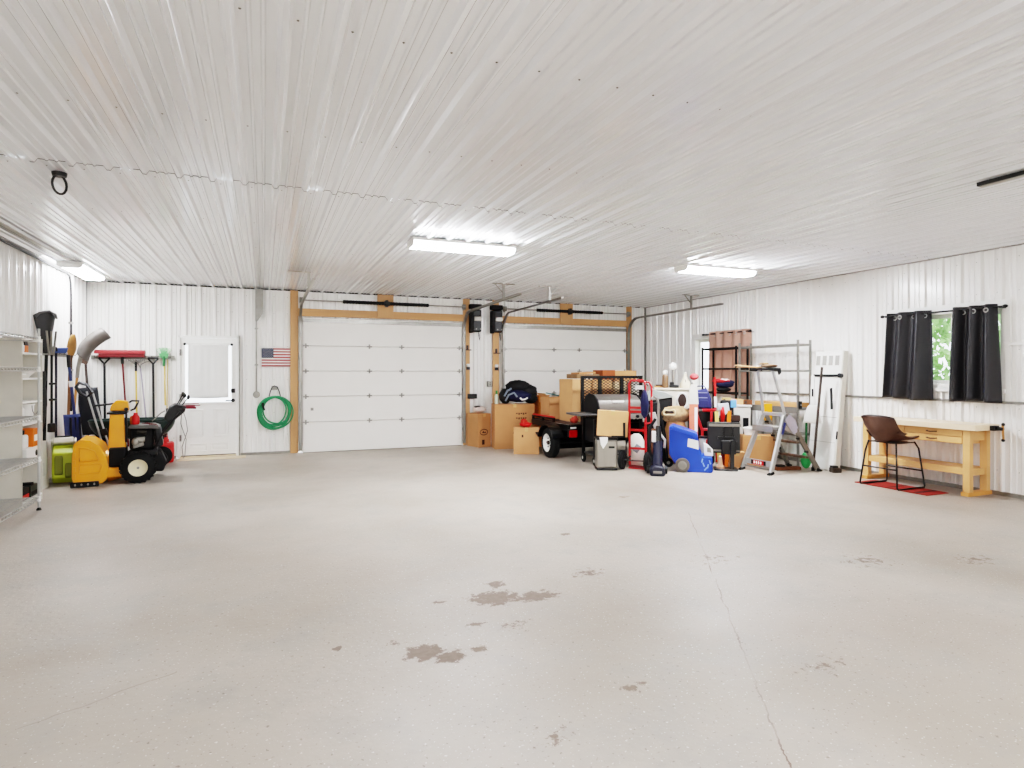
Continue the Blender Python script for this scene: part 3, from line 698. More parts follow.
# rusty round point shovel, blade up, on left wall
t = thing('round_shovel', 'rust-brown round-point shovel hung blade-up on the left wall near the corner', 'shovel', (-2.60, 10.28, 0)); t.rotation_euler = (0, R(1), R(62))
def rp(u, v):
    w = 0.085*math.sqrt(max(0.0, 1-((v-0.35)/0.66)**2)) if v > 0.35 else 0.085*(0.55+0.45*math.sin(v/0.35*PI/2))
    return (-w+2*w*u, -0.05-0.03*(1-((u-0.5)*2)**2)-0.03*v, 1.72+0.30*v)
M().sheet(rp, 10, 16).build('blade', mat('rusty_steel',(168,132,84),0.6,0.2,0.2), t, solid=0.005)
M().tube([(0,-0.04,1.60),(0,-0.07,1.80)], [0.022,0.018], 8).build('socket', mat('dull_brown',(110,84,62),0.6), t)
M().cyl((0,-0.04,1.66),(0,-0.02,0.42),0.018).build('handle', mat('old_handle',(150,112,78),0.65,0,0.12,6,0,40,(1,1,.15)), t)
# blue headed broom, head up
t = thing('push_broom', 'blue-headed broom hung head-up on the left wall', 'broom', (-2.64, 9.86, 0), 62)
M().prism([(-0.14,1.74),(0.13,1.74),(0.16,1.82),(-0.17,1.80)], 'xz', -0.09, -0.02).build('broom_head', mat('broom_blue',(76,104,158),0.5), t, bevel=0.01)
M().cyl((0,-0.05,1.75),(0.02,-0.03,0.5),0.014).build('handle', mat('dark_navy_handle',(52,54,74),0.5), t)
# blue snow shovel, blade down
t = thing('snow_shovel', 'blue-bladed snow shovel hung blade-down on the left wall', 'shovel', (-2.50, 10.06, 0), 58)
M().cyl((-0.05,-0.03,1.66),(0.04,-0.05,0.82),0.018).build('shaft', bluegrey, t); M().cyl((-0.052,-0.03,1.72),(-0.038,-0.03,1.55),0.023).build('grip', black, t)
M().cyl((-0.018,-0.035,1.36),(-0.010,-0.038,1.28),0.026).build('collar', white, t)
M().sheet(lambda u, v: (-0.13+0.26*u, -0.03-0.05*(1-((u-0.5)*2)**2)-0.04*v, 0.90-0.42*v), 12, 10).build('blade', bluegrey, t, solid=0.007)
s = M()
for k in (-0.07, 0.0, 0.07): s.bx(k-0.010,k+0.010,-0.105,-0.075,0.53,0.86)
s.build('blade_ribs', navypl, t, bevel=0.006)
# black pole tool
t = thing('pole_tool', 'thin black pole tool with a hooked top on the left wall', 'pole', (-2.62, 9.66, 0), 60)
M().cyl((0,-0.03,1.72),(0,-0.03,0.72),0.014).build('shaft', blackmt, t)
M().tube([(0,-0.03,1.70),(0.0,-0.03,1.78),(0.03,-0.03,1.82),(0.07,-0.03,1.81),(0.08,-0.03,1.76)], 0.010, 8).build('hook', black, t)
for z in (1.33, 1.12): M().box((0.02,-0.03,z),(0.10,0.03,0.03)).build('clamp', black, t, bevel=0.005)
M().box((0,-0.03,0.75),(0.09,0.06,0.12)).build('foot_block', black, t, bevel=0.015)
# big black grain scoop high on the left wall
t = thing('grain_scoop', 'large black scoop hung blade-up high on the left wall above the rack', 'scoop', (-2.60, 9.28, 0), 58)
def gs(u, v):
    c_ = (u-0.5)*2; w = 0.05+0.10*v
    return (c_*w, -0.06-0.05*(1-c_*c_)+0.02*v, 1.72+0.54*v-0.07*v*c_*c_)
M().sheet(gs, 14, 14).build('blade', mat('black_scoop',(56,54,52),0.45), t, solid=0.008, smooth=60)
s = M()
for k in (-0.05, 0.0, 0.05): s.bar((k*0.6,-0.075-0.07*(1-k*k),1.70),(k*1.3,-0.075-0.07,2.0),0.012,0.02)
s.build('blade_ribs', silver, t)
M().tube([(-0.145,-0.07,2.17),(-0.11,-0.09,2.22),(0.0,-0.115,2.25),(0.11,-0.09,2.22),(0.145,-0.07,2.17)], 0.014, 8).build('blade_edge', mat('grey_scoop',(120,120,118),0.5), t)
M().cyl((0,-0.07,1.70),(0.01,-0.03,0.62),0.018).build('shaft', blackmt, t)
# black hedge trimmer hanging down
t = thing('garden_tool', 'black blade-shaped garden tool hanging low beside the rack', 'garden tool', (-2.58, 9.10, 0), 62)
M().prism([(-0.03,1.48),(0.05,1.50),(0.07,1.40),(0.05,1.30),(0.075,1.24),(0.08,1.08),(0.04,0.86),(0.0,0.70),(-0.03,0.88),(-0.05,1.10),(-0.03,1.26),(-0.06,1.34)], 'xz', -0.05, 0.0).build('blade_cover', mat('charcoal_plastic',(64,62,58),0.55), t, bevel=0.012)
M().tube([(-0.05,-0.025,1.46),(-0.07,-0.025,1.58),(0.0,-0.025,1.66),(0.03,-0.02,1.74)], 0.014, 8).build('handle', black, t)
# white board
t = thing('leaning_board', 'plain white board standing against the left wall behind the rack', 'board', (XL+0.035, 9.10, 0))
s = M(); s.add([(0.07,-0.42,0),(0.09,-0.42,0),(0.09,0.42,0),(0.07,0.42,0),(0.01,-0.42,1.02),(0.03,-0.42,1.02),(0.03,0.42,1.02),(0.01,0.42,1.02)], [(3,2,1,0),(4,5,6,7),(0,1,5,4),(1,2,6,5),(2,3,7,6),(3,0,4,7)])
s.build('board', offwh, t, bevel=0.003); M().box((0.085,0.2,0.25),(0.012,0.10,0.16),(0,-4,0)).build('label_plate', mat('pale_label',(208,206,196),0.6), t)

# ------------------------------------------------------------------ left: wire rack and bookcase
t = thing('wire_rack', 'chrome wire shelving rack against the left wall at the picture edge', 'shelving rack', (-2.455, 7.31, 0))
hx, hy = 0.215, 0.60
for sx in (-1, 1):
    for sy in (-1, 1):
        s = M(); s.cyl((sx*hx,sy*hy,0.03),(sx*hx,sy*hy,1.95),0.0125,n=10); p = s.build('post', chrome, t)
        M().lathe([(0.024,0.0),(0.024,0.012),(0.012,0.03)], (sx*hx,sy*hy,0), 'z', 10).build('foot', dgrey, p)
for z in (0.14, 0.565, 1.01, 1.53, 1.855):
    s = M()
    for e in (0.0, -0.035):
        for sx in (-1, 1): s.cyl((sx*hx,-hy,z+e),(sx*hx,hy,z+e),0.005,n=6)
        for sy in (-1, 1): s.cyl((-hx,sy*hy,z+e),(hx,sy*hy,z+e),0.005,n=6)
    for k in range(30):
        y = -hy+0.04*(k+1)*1.0
        if y < hy: s.cyl((-hx,y,z+0.004),(hx,y,z+0.004),0.0018,n=4)
    for k in range(3): s.cyl((-0.1+0.1*k,-hy,z-0.003),(-0.1+0.1*k,hy,z-0.003),0.004,n=4)
    pts = []
    for k in range(31): pts.append((hx, -hy+2*hy*k/30, z-0.0 if k % 2 else z-0.035))
    s.tube(pts, 0.003, 4)
    pts = [(-hx+2*hx*k/12, hy, z if k % 2 else z-0.035) for k in range(13)]; s.tube(pts, 0.003, 4)
    s.build('wire_shelf', chrome, t)
    for sx in (-1, 1):
        for sy in (-1, 1): M().cyl((sx*hx,sy*hy,z-0.045),(sx*hx,sy*hy,z+0.012),0.020,0.016,10).build('shelf_clip', white, t)

BX0, BX1, BY0, BY1 = XL+0.04, -2.40, 7.95, 8.60
t = thing('bookcase', 'white open bookcase against the left wall just past the wire rack', 'bookcase', ((BX0+BX1)/2, (BY0+BY1)/2, 0))
bw, bd = (BX1-BX0)/2, (BY1-BY0)/2
M().bx(-bw,bw,-bd,-bd+0.02,0,1.87).build('side_panel', offwh, t, bevel=0.002)
M().bx(-bw,bw,bd-0.02,bd,0,1.87).build('side_panel', offwh, t, bevel=0.002)
M().bx(-bw,-bw+0.01,-bd+0.02,bd-0.02,0.06,1.85).build('back_panel', offwh, t)
M().bx(bw-0.03,bw-0.012,-bd+0.02,bd-0.02,0,0.07).build('kick_plate', offwh, t)
shz = (0.08, 0.47, 0.92, 1.16, 1.42, 1.70, 1.85)
for z in shz: M().bx(-bw+0.011,bw,-bd+0.021,bd-0.021,z-0.02,z).build('shelf', white, t, bevel=0.002)
cx, cy = (BX0+BX1)/2, (BY0+BY1)/2
def on(z, k): return shz[k]
t = thing('small_box', 'small yellow and brown box on the top bookcase shelf', 'box', (cx+0.06, cy-0.10, 1.70+0.002))
M().bx(-0.05,0.05,-0.06,0.06,0,0.075).build('box_body', orange, t, bevel=0.006); M().prism([(-0.06,0.075),(0.06,0.075),(0.03,0.12),(-0.05,0.11)], 'yz', -0.05, 0.05).build('lid', darkbr, t)
t = thing('jar', 'white jar standing on the top bookcase shelf', 'jar', (cx+0.09, cy-0.22, 1.70+0.002)); M().lathe([(0.03,0),(0.035,0.01),(0.035,0.07),(0.025,0.085)], (0,0,0)).build('jar_body', white, t); M().lathe([(0.028,0.085),(0.028,0.105)], (0,0,0)).build('lid', offwh, t)
t = thing('bowl', 'white bowl on the second bookcase shelf', 'bowl', (cx+0.04, cy+0.04, 1.42+0.002)); M().lathe([(0.04,0.0),(0.09,0.05),(0.115,0.075),(0.108,0.075),(0.085,0.05),(0.03,0.012)], (0,0,0)).build('bowl_body', white, t); M().lathe([(0.035,0.0),(0.04,0.004)], (0,0,0)).build('foot', offwh, t)
t = thing('tray', 'flat pale tray on the second bookcase shelf beside the bowl', 'tray', (cx+0.06, cy-0.19, 1.42+0.002)); M().bx(-0.07,0.07,-0.09,0.09,0,0.03).build('tray_base', offwh, t, bevel=0.005); M().bx(-0.05,0.05,-0.07,0.07,0.031,0.045).build('tray_liner', paper, t)
t = thing('bucket', 'white plastic bucket with a wire handle in the bookcase', 'bucket', (cx+0.03, cy+0.06, 0.92+0.002)); M().lathe([(0.085,0.0),(0.10,0.19),(0.108,0.19),(0.108,0.205),(0.094,0.205),(0.08,0.01)], (0,0,0)).build('bucket_body', white, t); M().tube(arc((0,0.19),0.104,0,-180,14,'yz',0.112), 0.004, 6).build('handle', galv, t)
t = thing('bottle', 'tall white bottle beside the bucket in the bookcase', 'bottle', (cx+0.08, cy-0.20, 0.92+0.002)); M().lathe([(0.035,0),(0.038,0.01),(0.038,0.16),(0.014,0.19),(0.014,0.195)], (0,0,0)).build('bottle_body', white, t); M().lathe([(0.017,0.195),(0.017,0.212)], (0,0,0)).build('cap', offwh, t)
t = thing('jug', 'white jug with a black cap on the fifth bookcase shelf', 'jug', (cx+0.07, cy-0.17, 0.645+0.002)); M().bx(-0.06,0.06,-0.07,0.07,0,0.15).build('jug_body', white, t, bevel=0.02); M().lathe([(0.035,0.15),(0.04,0.165),(0.04,0.20)], (0,0,0)).build('cap', black, t)
t = thing('carton', 'orange carton on the fifth bookcase shelf', 'carton', (cx+0.07, cy+0.08, 0.645+0.002)); M().bx(-0.07,0.07,-0.09,0.09,0,0.20).build('carton_body', orange, t, bevel=0.004); M().bx(0.0705,0.0715,-0.05,0.05,0.06,0.13).build('carton_label', paper, t)
t = thing('storage_box', 'white box with a black round hole under the orange carton', 'box', (cx+0.05, cy+0.0, 0.471)); M().bx(-0.09,0.09,-0.20,0.20,0,0.173).build('box_body', white, t, bevel=0.006); M().cyl((0.088,0.10,0.10),(0.093,0.10,0.10),0.035).build('round_hole', blackmt, t)
for k, (lb, mt_, mt2, dy) in enumerate((('black and red boxed item at the bottom of the bookcase', blackmt, redpl, -0.16), ('green and black packet at the bottom of the bookcase', dkgreen, blackmt, 0.10))):
    t = thing('packet', lb, 'packet', (cx+0.06, cy+dy, 0.08+0.002)); M().bx(-0.06,0.06,-0.11,0.11,0,0.13).build('packet_body', mt_, t, bevel=0.005); M().bx(0.0605,0.063,-0.09,0.09,0.02,0.06).build('packet_label', mt2, t); M().bx(-0.06,0.06,-0.10,-0.02,0.131,0.16).build('packet_top', blackmt, t)

# ------------------------------------------------------------------ lime-green cordless snow thrower
t = thing('snow_thrower', 'lime-green and white electric snow thrower squeezed between the white board and the yellow blower', 'snow thrower', (-2.475, 9.70, 0), -78)
s = M(); s.prism([(-0.16,0.05),(0.10,0.02),(0.22,0.10),(0.20,0.42),(0.05,0.52),(-0.15,0.46)], 'xz', -0.115, 0.115); s.build('housing', lime, t, bevel=0.02)
s = M(); s.prism([(-0.18,0.04),(-0.10,0.02),(0.02,0.02),(-0.08,0.08),(-0.10,0.40),(0.06,0.56),(-0.05,0.60),(-0.20,0.50)], 'xz', -0.135, -0.116); s.build('side_plate', offwh, t, bevel=0.008)
s = M(); s.prism([(-0.18,0.04),(-0.10,0.02),(0.02,0.02),(-0.08,0.08),(-0.10,0.40),(0.06,0.56),(-0.05,0.60),(-0.20,0.50)], 'xz', 0.116, 0.135); s.build('side_plate', offwh, t, bevel=0.008)
s = M(); s.box((-0.02,0,0.55),(0.24,0.23,0.08),(0,-18,0)); s.build('top_cover', offwh, t, bevel=0.02)
s = M(); s.box((-0.02,0,0.607),(0.15,0.15,0.02),(0,-18,0)); s.build('battery_door', dgrey, t, bevel=0.006)
s = M()
s.prism([(0.205,0.13),(0.235,0.16),(0.225,0.36),(0.205,0.40)], 'xz', -0.09, 0.0); s.prism([(0.205,0.09),(0.235,0.12),(0.225,0.26),(0.205,0.30)], 'xz', 0.02, 0.095)
s.build('auger_paddles', mat('dull_olive',(150,156,60),0.6), t, bevel=0.01)
t = thing('garden_tool', 'grey twin-tube black-ended tool handle leaning behind the yellow blower housing', 'tool handle', (-2.10, 10.12, 0))
for k in (-0.035, 0.035): M().cyl((0.12+k,0,0.02),(-0.25+k,0.30,1.20),0.013).build('tube', alu, t)
M().tube([(-0.21,0.27,1.19),(-0.29,0.33,1.30),(-0.38,0.33,1.33),(-0.42,0.33,1.27),(-0.36,0.31,1.17),(-0.27,0.29,1.12)], 0.024, 8, True).build('grip_loop', black, t)
M().cyl((-0.16,0.14,1.00),(0.12,0.14,1.03),0.014).build('assist_bar', black, t)
M().box((-0.03,0.12,0.62),(0.08,0.05,0.10),(0,-16,0)).build('clamp', black, t, bevel=0.01)
t = thing('plastic_sack', 'crumpled pale sack on the floor behind the lime snow thrower', 'sack', (-2.40, 10.68, 0)); M().ell((0,0,0.25),(0.12,0.14,0.25),16,10,0.06,3).build('sack_body', mat('pale_pink_sack',(218,196,184),0.8), t, smooth=80); M().ell((0.02,0,0.50),(0.06,0.05,0.05),10,6,0.1,2).build('sack_neck', paper, t)
def gas_can(label, loc, rz, sc=1.0):
    t = thing('gas_can', label, 'gas can', loc, rz); t.scale = (sc, sc, sc)
    M().bx(-0.085,0.085,-0.12,0.12,0,0.24).build('can_body', redpl, t, bevel=0.025)
    M().tube([(0,-0.09,0.23),(0,-0.08,0.30),(0,0.05,0.31),(0,0.09,0.23)], 0.018, 8).build('handle', redpl, t)
    M().cyl((0,0.02,0.235),(0,0.02,0.275),0.03).build('cap_collar', redpl, t)
    M().cyl((0,-0.05,0.30),(0.0,-0.16,0.36),0.016,0.010,10).build('spout', black, t)
    M().bx(-0.05,0.05,-0.1215,-0.1205,0.07,0.16).build('warning_label', orange, t)
    return t
gas_can('red gas can on the floor by the door, behind the blower handles', (-1.50, 11.36, 0), 5, 1.35)
gas_can('red gas can behind the lime snow thrower', (-2.42, 10.34, 0), 80, 1.45)

# ------------------------------------------------------------------ green cart behind the blower
t = thing('garden_cart', 'dark green tub cart standing behind the yellow snow blower', 'garden cart', (-1.86, 10.74, 0))
def tub(u, v):
    a = TAU*u; k = 1-0.22*v*v; sx = 0.54*k+0.02
    ex = math.copysign(abs(math.cos(a))**0.9, math.cos(a)); ey = math.copysign(abs(math.sin(a))**0.9, math.sin(a))
    return (ex*sx, ey*0.27*k, 0.75-0.22*v)
s = M(); s.sheet(tub, 40, 6); s.build('tub', dkgreen, t, solid=0.02, smooth=70)
s = M(); s.tube([tub(i/40, 0) for i in range(40)], 0.02, 8, True); s.build('rim', dkgreen, t)
M().ell((0,0,0.53),(0.44,0.20,0.07),24,8).build('tub_floor', dkgreen, t)
s = M()
for sx in (-0.3, 0.3): s.bar((sx,-0.20,0.455),(sx*1.1,-0.22,0.02),0.03,0.03); s.bar((sx,0.20,0.455),(sx*1.1,0.22,0.02),0.03,0.03)
s.build('frame', blackmet, t)
for sy in (-0.25, 0.25): M().wheel((0.35,sy,0.15),0.15,0.07,'y',0.35).build('wheel', rubber, t)

# ------------------------------------------------------------------ yellow two-stage snow blower
t = thing('snow_blower', 'yellow two-stage snow blower with chute and black tyres', 'snow blower', (-1.60, 9.66, 0), 187)
before_blower = set(bpy.data.objects)
# local: +x forward (auger), y lateral (+y = side toward the camera), z up
YH = 0.33
side = [(0.44,0.07),(0.50,0.03),(0.86,0.03),(0.90,0.10),(0.90,0.36),(0.875,0.52),(0.80,0.565),(0.66,0.55),(0.52,0.47),(0.44,0.34),(0.41,0.20)]
for sy in (-1, 1):
    s = M(); s.prism(side, 'xz', sy*YH, sy*(YH-0.012)); sp = s.build('auger_side', yellow, t, bevel=0.004)
    s = M(); y = sy*(YH+0.004)
    for pl in ([(0.80,0.16),(0.54,0.16),(0.50,0.24),(0.53,0.27),(0.80,0.27)], [(0.80,0.31),(0.54,0.31),(0.60,0.42),(0.70,0.46),(0.80,0.47)]):
        s.tube([(p[0], y, p[1]) for p in pl], 0.008, 6, True)
    for k in range(5): s.box((0.865,y,0.13+k*0.085),(0.03,0.012,0.055))
    s.build('pressed_ribs', yellow, sp)
    s = M(); s.bx(0.54,0.92,y-0.02,y+0.02,0.0,0.065); sk = s.build('skid_shoe', blackmet, t, bevel=0.01)
    for k in range(4): M().cyl((0.60+k*0.085,y-0.023,0.035),(0.60+k*0.085,y+0.023,0.035),0.014).build('slot_bolt', galv, sk)
top = [(0.41,0.20),(0.44,0.34),(0.52,0.47),(0.66,0.55),(0.80,0.565),(0.875,0.52),(0.885,0.51)]
s = M()
prof = [(0.45,0.06),(0.42,0.20),(0.45,0.34),(0.53,0.465),(0.66,0.545),(0.80,0.56),(0.87,0.52),(0.862,0.508),(0.795,0.548),(0.665,0.533),(0.54,0.456),(0.465,0.335),(0.435,0.20),(0.465,0.06)]
s.prism(prof, 'xz', -YH+0.013, YH-0.013); s.build('auger_housing', yellow, t, smooth=50)
s = M(); s.cyl((0.68,-0.31,0.24),(0.68,0.31,0.24),0.025,n=10); s.build('auger_shaft', blackmet, t)
for sgn in (-1, 1):
    s = M()
    s.sheet(lambda u, v: (0.68+(0.07+0.12*v)*math.cos(TAU*1.5*u*sgn), sgn*(0.04+0.26*u), 0.24+(0.07+0.12*v)*math.sin(TAU*1.5*u*sgn)), 40, 1); s.build('auger_flight', blackmet, t, solid=0.006)
s = M(); s.cyl((0.46,0,0.20),(0.22,0,0.22),0.20,0.18,20); s.build('impeller_housing', yellow, t)
s = M(); s.bx(0.16,0.46,-0.26,0.27,0.08,0.20); s.build('lower_frame', yellow, t, bevel=0.02)
s = M(); s.bx(0.18,0.42,-0.22,0.22,0.20,0.44); s.build('gear_housing', blackmt, t, bevel=0.02)
# chute
def chute(u, v):
    w = 0.135*(1-0.12*v); a = R(-125+250*u)
    return (0.30+0.02-w*math.cos(a)*1.0+0.03*v, w*math.sin(a), 0.40+0.55*v)
s = M(); s.sheet(chute, 18, 8); s.build('chute', yellow, t, solid=0.008, smooth=60)
s = M(); s.prism([(0.20,0.38),(0.42,0.38),(0.44,0.40),(0.41,0.94),(0.21,0.94),(0.18,0.40)], 'xz', 0.125, 0.150); s.build('chute_face', yellow, t, bevel=0.01)
s = M(); s.bx(0.165,0.455,-0.15,0.165,0.945,0.985); s.build('chute_collar', black, t, bevel=0.01)
s = M(); s.bx(0.165,0.195,0.10,0.165,0.50,0.95); s.build('chute_edge', black, t, bevel=0.006)
s = M(); s.prism([(0.14,1.00),(0.16,1.16),(0.32,1.19),(0.40,1.09),(0.42,1.00)], 'xz', -0.13, 0.14); df = s.build('deflector', yellow, t, bevel=0.02)
M().cyl((0.18,0.145,1.03),(0.18,0.165,1.03),0.03).build('pivot_knob', black, df)
s = M(); s.tube([(0.12,0.10,1.00),(0.06,0.10,1.03),(0.02,0.10,1.12),(0.0,0.10,1.165),(0.10,0.10,1.17),(0.14,0.10,1.14)], 0.016, 8); s.build('deflector_handle', black, t)
# engine
s = M(); s.bx(-0.26,0.14,-0.24,0.24,0.31,0.40); s.build('engine_base', blackmet, t, bevel=0.02)
s = M(); s.bx(-0.20,0.13,-0.22,0.20,0.40,0.70); s.build('engine_block', blackmt, t, bevel=0.03)
s = M(); s.prism([(-0.30,0.70),(-0.22,0.745),(0.12,0.755),(0.15,0.72),(0.14,0.695),(-0.28,0.68)], 'xz', -0.24, 0.26); s.build('engine_shroud', mat('grey_shroud',(112,110,106),0.4), t, bevel=0.01)
s = M(); s.prism([(-0.30,0.69),(-0.20,0.69),(-0.26,0.42),(-0.34,0.44)], 'xz', -0.20, 0.24); s.build('engine_rear_cover', black, t, bevel=0.02)
s = M(); s.lathe([(0.02,0.0),(0.05,0.0),(0.055,0.03),(0.045,0.06),(0.02,0.07)], (0.04,0.20,0.50), 'y', 18); s.box((-0.03,0.225,0.53),(0.12,0.05,0.06)); s.box((0.0,0.225,0.46),(0.15,0.04,0.05),(0,12,0)); s.build('carburettor', galv, t, bevel=0.008)
s = M(); s.cyl((-0.11,0.22,0.63),(0.02,0.22,0.64),0.04); s.build('muffler', mat('burnt_metal',(90,86,80),0.4,0.6), t)
s = M(); s.lathe([(0.05,0.76),(0.055,0.78),(0.055,0.89),(0.03,0.93),(0.03,0.96)], (0.045,0.12,0.0), 'z', 16); s.build('fuel_bottle', redpl, t)
s = M(); s.bx(0.06,0.13,0.0,0.10,0.757,0.90); s.build('fuel_tank', orange, t, bevel=0.012)
s = M()
for k in range(5): s.tube([(-0.05-0.03*k,0.18,0.77),(-0.12-0.03*k,0.20,0.79-0.01*k),(-0.20-0.02*k,0.22,0.70),(-0.27,0.23,0.62-0.02*k)], 0.006, 6)
s.build('red_cables', maroon, t)
# wheels
for sy in (-1, 1):
    tw = M(); tw.wheel((0,sy*0.29,0.205),0.205,0.15,'y',0.56); tt = tw.build('tyre', rubber, t, smooth=50)
    s = M()
    for k in range(22):
        a = TAU*k/22
        for q in (-1, 1):
            s.box((0.203*math.cos(a+q*0.07),sy*0.29+q*0.035,0.207+0.203*math.sin(a+q*0.07)),(0.022,0.06,0.018),(0,-math.degrees(a+q*0.07)+90,q*18))
    s.build('tread_lugs', rubber, tt)
    s = M(); yy = sy*0.29
    s.lathe([(0.001,-0.045),(0.09,-0.045),(0.118,-0.06),(0.118,0.06),(0.09,0.045),(0.001,0.045)], (0,yy,0.205), 'y', 28); rm = s.build('rim', cream, t, smooth=40)
    M().cyl((0,yy-0.06,0.205),(0,yy+0.06,0.205),0.016).build('axle_cap', galv, rm)
s = M(); s.cyl((0,-0.22,0.205),(0,0.22,0.205),0.018); s.bx(-0.20,0.18,-0.20,0.20,0.14,0.31); s.build('transmission', blackmt, t, bevel=0.015)
s = M(); s.prism([(-0.14,0.12),(-0.34,0.10),(-0.38,0.22),(-0.30,0.38),(-0.14,0.36)], 'xz', -0.18, 0.18); s.build('rear_cover', blackmt, t, bevel=0.03)
# handles and dashboard
for sy in (-1, 1):
    s = M(); s.tube([(-0.20,sy*0.22,0.36),(-0.33,sy*0.24,0.60),(-0.50,sy*0.25,0.86),(-0.58,sy*0.26,0.96)], 0.017, 8); s.build('handle_tube', black, t)
    s = M(); s.tube([(-0.54,sy*0.26,1.00),(-0.64,sy*0.26,1.035),(-0.80,sy*0.26,1.03)], 0.014, 8); s.build('grip_bar', black, t)
    s = M(); s.cyl((-0.66,sy*0.26,1.035),(-0.80,sy*0.26,1.03),0.020); s.build('red_grip', mat('grip_red',(150,24,60),0.4), t)
    s = M(); s.bar((-0.62,sy*0.26,1.07),(-0.86,sy*0.26,1.075),0.03,0.014); s.build('clutch_lever', mat('grip_red',(150,24,60),0.4), t)
s = M(); s.prism([(-0.34,0.86),(-0.42,1.04),(-0.50,1.10),(-0.66,1.05),(-0.64,0.96),(-0.50,0.82),(-0.40,0.78)], 'xz', -0.24, 0.24); s.build('dashboard', black, t, bevel=0.02)
for px, py, l in ((-0.52,0.10,0.20),(-0.55,-0.08,0.17),(-0.60,0.02,0.14)):
    s = M(); s.cyl((px,py,1.06),(px-0.09,py,1.06+l),0.010,n=8); lv = s.build('control_lever', black, t)
    M().ell((px-0.095,py,1.07+l),(0.025,0.018,0.045),10,7).build('lever_knob', black, lv)
s = M(); s.tube([(-0.18,0.10,0.80),(-0.30,0.12,0.94),(-0.36,0.10,0.98)], 0.010, 8); s.build('chute_rod', galv, t)
s = M(); s.tube([(-0.62,0.24,0.96),(-0.66,0.22,0.80),(-0.68,0.20,0.62),(-0.60,0.18,0.40),(-0.62,0.15,0.25)], 0.006, 6); s.tube([(-0.60,0.20,0.96),(-0.58,0.18,0.75),(-0.66,0.16,0.50),(-0.64,0.12,0.26)], 0.006, 6); s.build('hanging_cables', galv, t)

for o in bpy.data.objects:                                # settle the proportions: shorter nose, lower chute and dashboard
    if o in before_blower or o.type != 'MESH' or o.name.split('.')[0] in ('tyre', 'rim', 'tread_lugs', 'axle_cap'): continue
    for v in o.data.vertices:
        x, z = v.co.x, v.co.z
        v.co.x = x*0.80 if x > 0.12 else (x*0.86 if x < -0.12 else x*0.83)
        v.co.z = z*1.08 if z < 0.60 else 0.648+(z-0.60)*0.78
# ------------------------------------------------------------------ cardboard boxes
def carton(label, loc, rz, w, d, h, mt, flaps=0, tape=True, marks=None, name='cardboard_box'):
    """w along local x, d along y; marks: list of (kind, u, v) on the front (-y) face"""
    t = thing(name, label, 'box', loc, rz)
    s = M()
    e = 0.006
    if flaps:                                            # open box: four walls and a floor
        s.bx(-w/2,w/2,-d/2,-d/2+e,0,h); s.bx(-w/2,w/2,d/2-e,d/2,0,h); s.bx(-w/2,-w/2+e,-d/2,d/2,0,h); s.bx(w/2-e,w/2,-d/2,d/2,0,h); s.bx(-w/2,w/2,-d/2,d/2,0,e)
    else: s.bx(-w/2,w/2,-d/2,d/2,0,h)
    s.mtl(1)
    for kind, u, v, k in (marks or []):
        y = -d/2-0.001; x, z = u*w-w/2, v*h
        if kind == 'lines':
            for i in range(2):
                for j in range(5):
                    s.bx(x+k*(j*0.22-0.5), x+k*(j*0.22-0.36), y, y+0.002, z-i*k*0.45-0.012*(j % 2), z-i*k*0.45+k*0.13)
        if kind == 'oval':
            ring = [(x+k*math.cos(TAU*i/24), z+k*0.62*math.sin(TAU*i/24)) for i in range(24)]
            s.tube([(p[0], y+0.001, p[1]) for p in ring], 0.008, 4, True)
            s.prism([(x-k*0.55,z-k*0.15),(x-k*0.1,z+k*0.3),(x+k*0.2,z-0.1*k),(x+k*0.5,z+0.2*k),(x+k*0.55,z-k*0.25)], 'xz', y, y+0.002)
        if kind == 'block': s.bx(x-k/2, x+k/2, y, y+0.002, z-k*0.8, z+k*0.8)
    b = s.build('box_body', [mt, ink], t, bevel=0.0, smooth=0)
    if tape and not flaps:
        M().bx(-0.03,0.03,-d/2-0.002,d/2+0.002,h-0.06,h+0.002).build('packing_tape', mat('tape',(210,178,128),0.35), t)
    if flaps:
        ang = R(flaps)
        for sx in (-1, 1):
            s = M(); s.add([(sx*w/2,-d/2,h),(sx*w/2,d/2,h),(sx*(w/2+0.5*w*0.6*math.cos(ang)),d/2,h+0.3*w*math.sin(ang)),(sx*(w/2+0.3*w*math.cos(ang)),-d/2,h+0.3*w*math.sin(ang))], [(0,1,2,3)])
            s.build('flap', mt, t, solid=0.006)
        for sy in (-1, 1):
            s = M(); s.add([(-w/2,sy*d/2,h),(w/2,sy*d/2,h),(w/2,sy*(d/2+0.05),h-0.12),(-w/2,sy*(d/2+0.05),h-0.12)], [(0,1,2,3)])
            s.build('flap', mt, t, solid=0.006)
    return t
carton('large cardboard box with printed oval mark, under the black and navy bag', (4.52, 10.93, 0), -12, 0.78, 0.46, 0.86, cardb2, marks=[('lines',0.66,0.78,0.20),('oval',0.62,0.36,0.12),('block',0.66,0.10,0.05)])
carton('cardboard box with an oval mark, half hidden left of the large printed box', (3.98, 11.39, 0), 14, 0.30, 0.40, 0.66, cardb2, marks=[('oval',0.45,0.45,0.09),('block',0.4,0.15,0.06)])
t = thing('crumpled_bag', 'white and pink crumpled bag on the leftmost cardboard box', 'bag', (3.98, 11.39, 0.667)); M().ell((0,0,0.065),(0.14,0.12,0.065),16,9,0.12,4).build('bag_body', mat('pale_pink_bag',(222,206,198),0.7), t, smooth=80); M().ell((-0.05,-0.04,0.125),(0.07,0.03,0.022),10,7,0.1,2).build('bag_band', darkbr, t)
carton('low cardboard box in front of the trailer wheel with red cloth on top', (4.44, 10.08, 0), -24, 0.46, 0.34, 0.47, cardb, marks=[('block',0.35,0.70,0.03)])
